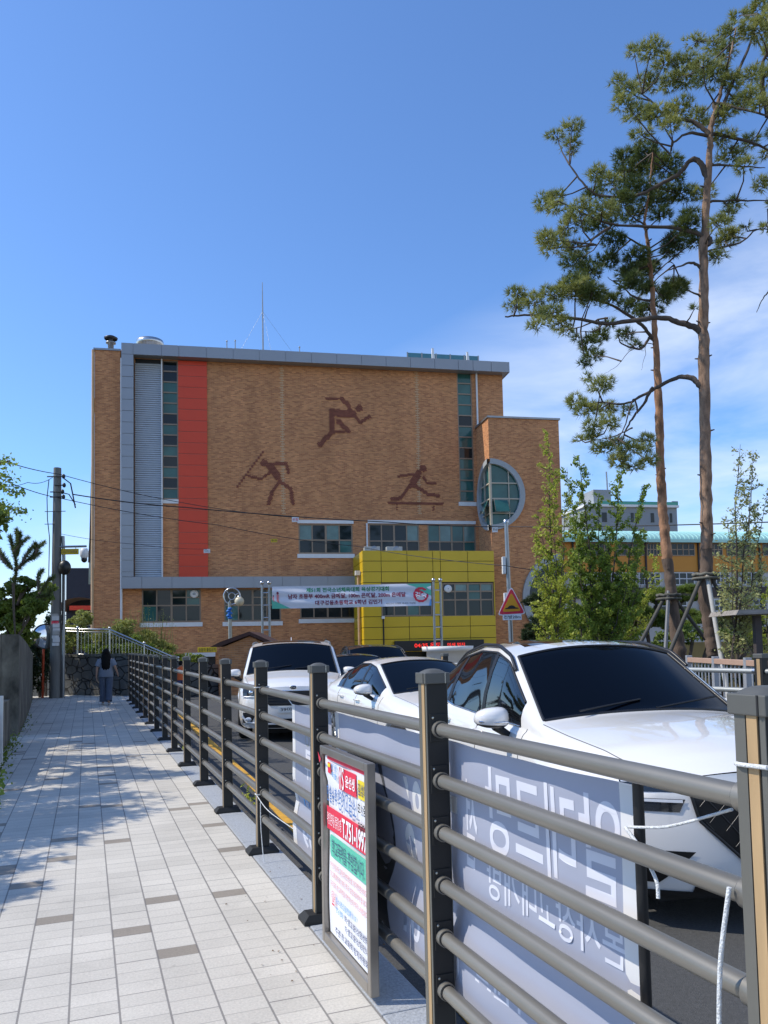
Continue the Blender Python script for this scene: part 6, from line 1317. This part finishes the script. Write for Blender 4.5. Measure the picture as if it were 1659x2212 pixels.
upright('young_tree','small bright young tree at the right edge by the timber shelter',15.5,1650,1420,[(1648,1430,1640,1290,.015),(1652,1430,1668,1250,.015)],LEAFY,70,.03,shoot=.3,seed=6)
def shrub(name,label,cat,Y,blobs,lm,n,size,grp,seed=0,kind='leaf',stem=True):
    x0,y0=blobs[0][0],blobs[0][1]; o=at(x0,y0,Y); o=Vector((o.x,o.y,0 if Y<27 else 0)); T=thing(name,label,cat,o,0,grp); V=[]; tot=sum(b_[2]*b_[3] for b_ in blobs); b=MB()
    for (x,y,rx,ry) in blobs:
        c=at(x,y,Y+random.uniform(-.5,.5))-o; k=Y/F_; r=(rx*k,max(.4,(rx+ry)*.5*k),ry*k); m=max(30,int(n*rx*ry/tot))
        if kind=='pine': P_=clumpy(c,r,m,26,.25); D_=rnd_unit(m)*.6+np.array([0,0,.7]); V.append(tufts(P_,D_/np.linalg.norm(D_,axis=1)[:,None],.12,9,.008))
        else: V.append(leaves(clumpy(c,r,m,22,.32),size))
        g0=Vector((c.x*.6,c.y,max(-.1,c.z-r[2]*2.5)));
        for q in range(3): b.tube([g0,g0.lerp(c,.6)+Vector((random.uniform(-.1,.1),0,0)),c+Vector((random.uniform(-1,1)*r[0]*.6,0,r[2]*.3))],[.04,.025,.008],BARKG,5)
    b.build('trunk' if cat=='tree' else 'stem',T); npmesh('crown' if cat=='tree' else 'foliage',np.vstack(V),3 if kind=='pine' else 4,lm,T); return T
G2='garden pines and shrubs behind the parked cars'
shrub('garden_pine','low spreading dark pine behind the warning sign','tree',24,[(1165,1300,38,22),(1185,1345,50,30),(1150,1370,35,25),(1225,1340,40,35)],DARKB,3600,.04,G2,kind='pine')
shrub('garden_pine','broad cloud pruned pine between and behind the two tall trunks','tree',23,[(1420,1290,55,20),(1350,1300,45,20),(1480,1285,55,22),(1390,1335,60,28),(1470,1345,60,28),(1330,1350,45,30)],BUSH,9500,.04,G2,kind='pine')
shrub('green_shrub','dense leafy shrub under the bushy dark green tree','shrub',22,[(1250,1360,45,35),(1300,1370,45,30),(1350,1370,35,28),(1215,1370,30,25)],LEAFG,5200,.045,G2)
shrub('green_shrub','mixed green shrub at the foot of the thickest pine','shrub',19,[(1490,1370,35,22),(1545,1370,35,22),(1600,1370,40,24),(1640,1385,30,20),(1440,1385,35,20)],BUSH,3600,.045,G2)
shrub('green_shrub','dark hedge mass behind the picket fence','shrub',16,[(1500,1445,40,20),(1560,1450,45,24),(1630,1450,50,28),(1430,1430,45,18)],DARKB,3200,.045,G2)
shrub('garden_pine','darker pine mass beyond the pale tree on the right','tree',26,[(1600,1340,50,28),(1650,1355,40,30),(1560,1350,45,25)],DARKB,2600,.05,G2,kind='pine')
# left side
GL='trees and bushes on the bank left of the path'
shrub('bush','large sunlit green bush in front of the utility pole','shrub',21,[(22,1290,42,26),(82,1300,34,22),(90,1290,22,16),(15,1335,42,30),(42,1345,32,24),(50,1262,36,18),(104,1272,20,14),(40,1375,40,20),(20,1318,40,26),(70,1312,26,22)],BUSH,19000,.045,GL)
shrub('bush','dark bush behind the traffic mirror','shrub',25.6,[(95,1400,32,45),(85,1455,30,45),(120,1350,25,35),(60,1390,35,30)],DARKB,5600,.05,GL)
shrub('bush','yellow green wild bush on the bank behind the railing','shrub',29,[(150,1388,40,28),(200,1385,50,27),(250,1382,50,30),(300,1385,45,28),(340,1402,42,22),(165,1352,30,22),(180,1335,22,20),(270,1355,30,20)],WILD,15000,.05,GL)
shrub('bush','green bush spilling over the bank beside the far railing posts','shrub',28,[(340,1418,42,20),(385,1440,40,26),(415,1428,30,20),(300,1395,40,26),(230,1400,50,20)],BUSH,8000,.045,GL)
# bare shoots / tall grass
b=MB(); o=at(310,1400,28.5); o=Vector((o.x,o.y,za)); C=[]
for k in range(70):
    x=random.uniform(250,372); yt=random.uniform(1300,1375)+abs(x-318)*.35; p0=at(x+random.uniform(-14,14),1410,28.5)-o; p1=at(x,yt,28.5)-o; b.tube([p0,p0.lerp(p1,.5)+Vector((random.uniform(-.06,.06),0,0)),p1],[.010,.007,.003],WILD,4)
    for j in range(16): q=p0.lerp(p1,random.uniform(.3,1)); C.append((q.x+random.gauss(0,.07),q.y+random.gauss(0,.1),q.z+random.gauss(0,.05)))
T=thing('wild_shrub','tall wispy pale shrub in front of the left ground floor window','shrub',o,0,GL); b.build('stem',T); npmesh('foliage',leaves(np.array(C),.030,aspect=.3),4,WILD,T)
b=MB(); T=thing('wispy_shrub','thin wispy green stems before the foot of the brick tower','shrub',o-Vector((1.9,.4,0)),0,GL); C=[]
for k in range(40):
    x=random.uniform(205,262); yt=random.uniform(1335,1375); oo=Vector(T.location); p0=at(x,1410,28.1)-oo; p1=at(x+random.uniform(-8,8),yt,28.1)-oo; b.tube([p0,p1],[.009,.003],WILD,4)
    for j in range(10): q=p0.lerp(p1,random.uniform(.3,1)); C.append((q.x+random.gauss(0,.07),q.y,q.z+random.gauss(0,.05)))
b.build('stem',T); npmesh('foliage',leaves(np.array(C),.03,aspect=.3),4,WILD,T)
# candelabra pine top
o=at(30,1300,16); o=Vector((o.x,o.y,0)); T=thing('young_pine','young pine with upright finger like shoots against the sky at left','tree',o,0,GL); b=MB(); C=[];D=[]
def zz8(x,y): return (x*.2977,932.6+y*.2977)
TW=[[(95,1100),(105,980),(120,900)],[(110,1000),(60,960),(0,880)],[(110,1000),(180,950),(290,880)],[(120,900),(110,830),(105,720)],[(120,900),(135,800),(138,715)],[(118,880),(150,810),(168,740)],[(118,880),(160,820),(190,765)],[(100,890),(85,820),(80,760)],[(220,930),(250,860),(270,810)],[(230,920),(280,850),(300,795)],[(180,950),(215,880),(235,830)],[(60,960),(20,900),(-20,850)],[(280,1150),(270,1050),(285,1000)],[(300,1180),(330,1080),(370,1050)],[(250,1200),(340,1190),(385,1150)],[(95,1100),(100,1300),(100,1500)]]
for tw in TW:
    q=[at(*zz8(x,y),16)-o for x,y in tw]
    for v in q: v.y=random.uniform(-.15,.15)
    b.tube(q,[.03,.022,.014] if len(q)==3 else .02,BARKG,6)
    if tw[-1][1]<1200:
        for k in range(46): t=k/46; v=(q[0].lerp(q[1],t*2) if t<.5 else q[1].lerp(q[2],t*2-1)); dr=(q[2]-q[1]).normalized(); C.append(tuple(v)); d=dr*.9+Vector(rnd_unit(1)[0])*.45; D.append(tuple(d.normalized()))
b.build('trunk',T); npmesh('crown',tufts(np.array(C),np.array(D),.10,12,.008),3,leafmat('fresh_pine',(.06,.10,.03),(.16,.19,.06),3,.3),T)
# overhanging leafy branch top left
o=at(-60,1060,11); o=Vector((o.x-1.2,o.y,0)); T=thing('broadleaf_tree','leafy branch of a roadside tree reaching in at the upper left edge','tree',o,0,GL); b=MB(); C=[]
b.tube([(0,0,0),(.1,0,2.2),(.3,0,at(0,1060,11).z-.3)],[.11,.09,.05],BARKG,8)
for tw in ([(-60,1120),(0,1090),(30,1100),(58,1107)],[(-60,1050),(-10,1040),(20,1062),(50,1065)],[(-50,1000),(5,1000),(22,995)],[(-40,1030),(5,1028),(25,1032)]):
    q=[at(x,y,11)-o for x,y in tw]; b.tube([Vector((.3,0,q[0].z-.2))]+q,[.04]+[.02*(1-.25*k) for k in range(len(q))],BARKG,6)
    for i in range(len(q)-1):
        for k in range(70): v=q[i].lerp(q[i+1],random.random()); C.append((v.x+random.gauss(0,.035),v.y+random.gauss(0,.12),v.z+random.gauss(0,.045)))
for k in range(1500): C.append((random.uniform(-2.2,-.25),random.gauss(0,.6),random.gauss(q[0].z+.1,.4)))
b.build('trunk',T); npmesh('crown',leaves(np.array(C),.028),4,LEAFG,T)
# roadside trees left of the frame whose shade falls on the path
def shade_tree(name,label,s,t,H,cl,n,lm=BUSH,kind='leaf',size=.06):
    o=W(s,t,0); T=thing(name,label,'tree',o,0,'roadside trees left of the path'); b=MB(); b.tube([(0,0,-.1),(.1,0,H*.35),(0,.1,H*.6),(.1,0,H*.85)],[.16,.13,.09,.03],BARK,10); V=[]
    for (ds,dt,z,r) in cl:
        c=W(s+ds,t+dt,z)-o; b.tube([(0.05,0,min(z*.8,H*.6)),c*.6+Vector((0,0,z*.35)),c],[.06,.035,.012],BARK,6)
        m=int(n*r*r); P_=clumpy(c,(r,r,r*.7),m,18,.34)
        if kind=='pine': D_=rnd_unit(m)*.7+np.array([0,0,.5]); V.append(tufts(P_,D_/np.linalg.norm(D_,axis=1)[:,None],.12,9,.008))
        else: V.append(leaves(P_,size))
    b.build('trunk',T); npmesh('crown',np.vstack(V),3 if kind=='pine' else 4,lm,T)
S_=[(s,t+(.5 if s%4==0 else 0),5.5+.5*((s//2)%3-1),1.55) for s in (16,18,20,22,24,26,28) for t in (-4.5,-6.0)]
for nm_,lab_,s0_,sel in (('street_tree','broad leafy tree left of the frame nearer along the far path',19.,[c for c in S_ if c[0]<22]),('street_tree','broad leafy tree left of the frame farther along the path',25.,[c for c in S_ if c[0]>=22])):
    shade_tree(nm_,lab_,s0_,-5.6,6.2,[(s-s0_,t+5.6,z,r) for s,t,z,r in sel],900,size=.10)
shade_tree('garden_pine','spreading pine left of the frame whose boughs reach over the near path',9.3,-3.75,4.4,[(0,0,3.9,1.0),(1.2,.2,3.5,.9),(-1.2,.4,3.1,.9),(-2.2,.6,2.6,.7),(1.8,.9,3.3,.7),(3.0,.9,3.1,.8),(.3,1.1,2.9,.6),(-3.0,.8,2.4,.6),(-3.6,.35,2.1,.5),(-1.6,1.0,2.3,.5),(-.5,.3,3.4,.8),(-2.4,.2,2.7,.8)],1500,DARKB,'pine')
b=MB(); o=W(11.2,-2.6,0); T=thing('crooked_pine','crooked bare bough of a pine beside the low wall left of the frame','tree',o,0,'roadside trees left of the path')
pts=[W(11.2,-2.6,0)-o,W(11.1,-2.3,1.2)-o,W(11.6,-1.9,1.9)-o,W(11.4,-2.3,2.7)-o,W(10.9,-2.6,2.9)-o,W(10.6,-2.2,3.2)-o,W(10.7,-1.9,3.35)-o]; q=[]
b.tube(pts,[.09,.08,.07,.06,.05,.04,.02],BARK,8); b.build('trunk',T); C=clumpy(pts[-1]+Vector((-.25,-.1,.0)),(.5,.35,.15),420,14,.3); D_=np.tile([.8,0,.3],(len(C),1)); npmesh('crown',tufts(C,D_,.13,10,.006),3,NEEDD,T)
# weeds at wall foot, ivy edge
def weeds(label,pts,n,size,lm,r=.16,name='ground_weeds'):
    C=[]
    for s,t in pts:
        for k in range(n): a=random.random()*6.28; q=abs(random.gauss(0,r)); p=W(s+sin(a)*q*2,t+cos(a)*q*.6,abs(random.gauss(0,.06))); C.append(tuple(p))
    tag(npmesh(name,leaves(np.array(C),size),4,lm),label,'weeds',kind='stuff')
weeds('low green weeds and moss growing along the foot of the left wall',[(10.2+.35*k,-1.0-.012*k) for k in range(14)]+[(16+.5*k,-1.15-.03*k) for k in range(20)],26,.022,BUSH)
weeds('green plants at the left edge of the path by the white frame',[(8.2,-.92),(8.6,-.95),(9.0,-.97),(9.4,-.98),(9.8,-1.0)],160,.028,LEAFG,.14,'edge_plants')
weeds('small dandelion weeds at the kerb among the railing posts',[(6.9,1.42),(7.5,1.45),(11.8,1.36)],40,.025,LEAFY,.06,'kerb_weeds')
# ================================================================ PEOPLE
def skin(name,verts,edges,m,parent,sub=2,root=0):
    bm=bmesh.new(); ly=bm.verts.layers.skin.verify(); vs=[]
    for i,(p,r) in enumerate(verts):
        v=bm.verts.new(p); rr=r if isinstance(r,tuple) else (r,r); v[ly].radius=rr; v[ly].use_root=(i==root); vs.append(v)
    for a,c in edges: bm.edges.new((vs[a],vs[c]))
    me=bpy.data.meshes.new(name); bm.to_mesh(me); bm.free(); o=bpy.data.objects.new(name,me); COL.objects.link(o); sk=o.modifiers.new('s','SKIN'); sk.use_smooth_shade=True; sb=o.modifiers.new('u','SUBSURF'); sb.levels=sub
    dg=bpy.context.evaluated_depsgraph_get(); me2=bpy.data.meshes.new_from_object(o.evaluated_get(dg)); bpy.data.objects.remove(o); me2.materials.clear(); me2.materials.append(m)
    me2.polygons.foreach_set('use_smooth',[True]*len(me2.polygons)); o=bpy.data.objects.new(name,me2); return link(o,parent)
SKIN=mat('skin',(.50,.30,.21),.55,0,.05); HAIR=mat('black_hair',(.006,.005,.005),.75,0,.3,30,stretch=(8,8,1),spec=.15); SHIRT=mat('pale_blue_shirt',(.19,.215,.26),.85,0,.1,6,bump=.3,bscale=14); JEAN=mat('blue_trousers',(.095,.12,.17),.9,0,.15,8,bump=.3,bscale=14); SHOE=mat('white_shoe',(.55,.55,.55),.6,0,.05)
def person(label,s,t,H,rz,shirt,legs,hair_long,arms,stride,z=0,hairm=HAIR,short=False):
    k=H/1.6; p=W(s,t,z); T=thing('person',label,'person',p,rz,'people walking'); S=lambda *a:Vector(a)*k
    la,ra=arms; V=[(S(0,0,.90),(.115*k,.085*k)),(S(0,0,1.02),(.105*k,.075*k)),(S(0,0,1.18),(.115*k,.075*k)),(S(0,0,1.29),(.10*k,.065*k)),(S(0,0,1.355),.045*k),(S(0,-.01,1.41),(.055*k,.06*k)),(S(0,-.012,1.48),(.072*k,.085*k)),(S(0,0,1.555),(.055*k,.06*k))]
    E_=[(i,i+1) for i in range(7)]
    def limb(start,pts,rs):
        i=start
        for q,r in zip(pts,rs): V.append((S(*q),r*k)); E_.append((i,len(V)-1)); i=len(V)-1
        return i
    st=stride
    lf=limb(0,[(.085,0,.84),(.09,-.02-st*.5,.48),(.09,.03-st,.10),(.09,-.05-st,.035),(.095,-.13-st,.025)],[.075,.055,.038,.035,.03])
    rf=limb(0,[(-.085,0,.84),(-.09,-.03+st*.5,.48),(-.09,.09+st,.13),(-.09,.03+st,.05),(-.095,-.06+st,.03)],[.075,.055,.038,.035,.03])
    for sg,ar in ((1,la),(-1,ra)):
        w=limb(3,[(.16*sg,0,1.29)]+ar,[.050,.036,.026,.022])
        hp=V[w][0]/k; fd=(V[w][0]-V[w-1][0]).normalized()
        for f in range(5):
            off=(Vector((.0,.022*(f-1.5),0)) if f<4 else Vector((0,-.03,0))); a_=hp+fd*.03+off*.8; e=a_+fd*(.045+.012*(1-abs(f-1.5)/2) if f<4 else .02)+off*.5+Vector((-.006*sg,0,0)); e2=e+fd*.03+Vector((-.012*sg,0,0))
            V.append((a_*k,.009*k)); E_.append((w,len(V)-1)); V.append((e*k,.0085*k)); E_.append((len(V)-2,len(V)-1)); V.append((e2*k,.007*k)); E_.append((len(V)-2,len(V)-1))
    bo=skin('body',V,E_,SKIN,T,1)
    # shirt: body lathe with sleeves
    b=MB(); n=20
    def ringe(z,rx,ry,dy=0): return [S(rx*cos(2*pi*i/n),ry*sin(2*pi*i/n)+dy,z) for i in range(n+1)]
    b.grid([ringe(.80,.205,.16),ringe(.90,.20,.155),ringe(1.05,.175,.135),ringe(1.2,.185,.125),ringe(1.30,.175,.105),ringe(1.345,.11,.085),ringe(1.37,.065,.065)],shirt)
    for sg,ar in ((1,la),(-1,ra)):
        el=Vector(ar[0]); sh=Vector((.15*sg,0,1.29)); mid=sh.lerp(el,.8); b.tube([S(*sh),S(*sh.lerp(mid,.4)),S(*mid)],[.075*k,.082*k,.085*k],shirt,12)
    b.build('shirt',T); b=MB()
    for sg,hip,kn,an in ((1,(.085,0,.86),(.09,-.02-st*.5,.48),(.09,.03-st,.09)),(-1,(-.085,0,.86),(-.09,-.03+st*.5,.48),(-.09,.09+st,.12))):
        end=an if not short else Vector(hip).lerp(Vector(kn),.75); b.tube([S(*hip),S(*Vector(hip).lerp(Vector(kn),.5)),S(*kn),S(*end)] if not short else [S(*hip),S(*end)],([.115*k,.105*k,.088*k,.092*k] if not short else [.11*k,.10*k]),legs,14)
    b.grid([ringe(.78,.175,.13),ringe(.86,.18,.13),ringe(.95,.15,.11)],legs); b.build('trousers',T)
    b=MB(); b.ball(S(.092,-.06-st,.035),(.045*k,.115*k,.04*k),SHOE,12,8); b.ball(S(-.092,.0+st,.045),(.045*k,.115*k,.04*k),SHOE,12,8); b.build('shoes',T)
    b=MB(); b.ball(S(0,.005,1.50),(.095*k,.105*k,.112*k),hairm,16,12)
    if hair_long:
        P=[]; 
        for j,(z,w_,y0) in enumerate(((1.52,.10,.09),(1.42,.125,.10),(1.30,.145,.105),(1.18,.15,.13),(1.06,.135,.145),(1.01,.11,.145))): P.append([S(w_*sin(a),-.0+ (y0)*max(-.1,cos(a))+(.02 if z<1.35 else 0),z+(.02*sin(a*9) if z<1.05 else 0)) for a in np.linspace(-1.75,1.75,17)])
        b.grid(P,hairm)
    b.build('hair',T)
    # face on the -y side
    b=MB(); 
    for sg in (1,-1): b.ball(S(.03*sg,-.088,1.485),(.011*k,.006*k,.007*k),INK,8,6)
    b.ball(S(0,-.10,1.462),(.012*k,.016*k,.018*k),SKIN,8,6); b.ball(S(0,-.088,1.435),(.022*k,.007*k,.006*k),PPK,8,6)
    for sg in (1,-1): b.ball(S(.078*sg,-.0,1.478),(.01*k,.02*k,.028*k),SKIN,8,6)
    b.build('face',T); return T
person('person with long black hair in pale blue shirt and blue trousers walking away',22.6,.50,1.53,A+pi-.1,SHIRT,JEAN,True,([(.24,.03,1.05),(.26,-.05,.83),(.26,-.07,.77)],[(-.25,.02,1.07),(-.30,-.10,.90),(-.31,-.14,.86)]),.10)
pq=at(391,1503,25.0); sp_,tp_=pq.x*-sin(A)+pq.y*cos(A),pq.x*cos(A)+pq.y*sin(A)
person('person in orange top and dark shorts seen through the far railing posts',sp_,tp_,1.22,A+.4,mat('orange_shirt',(.70,.13,.03),.8,0,.08),NAVY,False,([(.24,.03,1.05),(.22,-.12,.95),(.20,-.18,.93)],[(-.25,.02,1.07),(-.26,-.06,.84),(-.26,-.08,.78)]),.12,z=-.12,short=True)
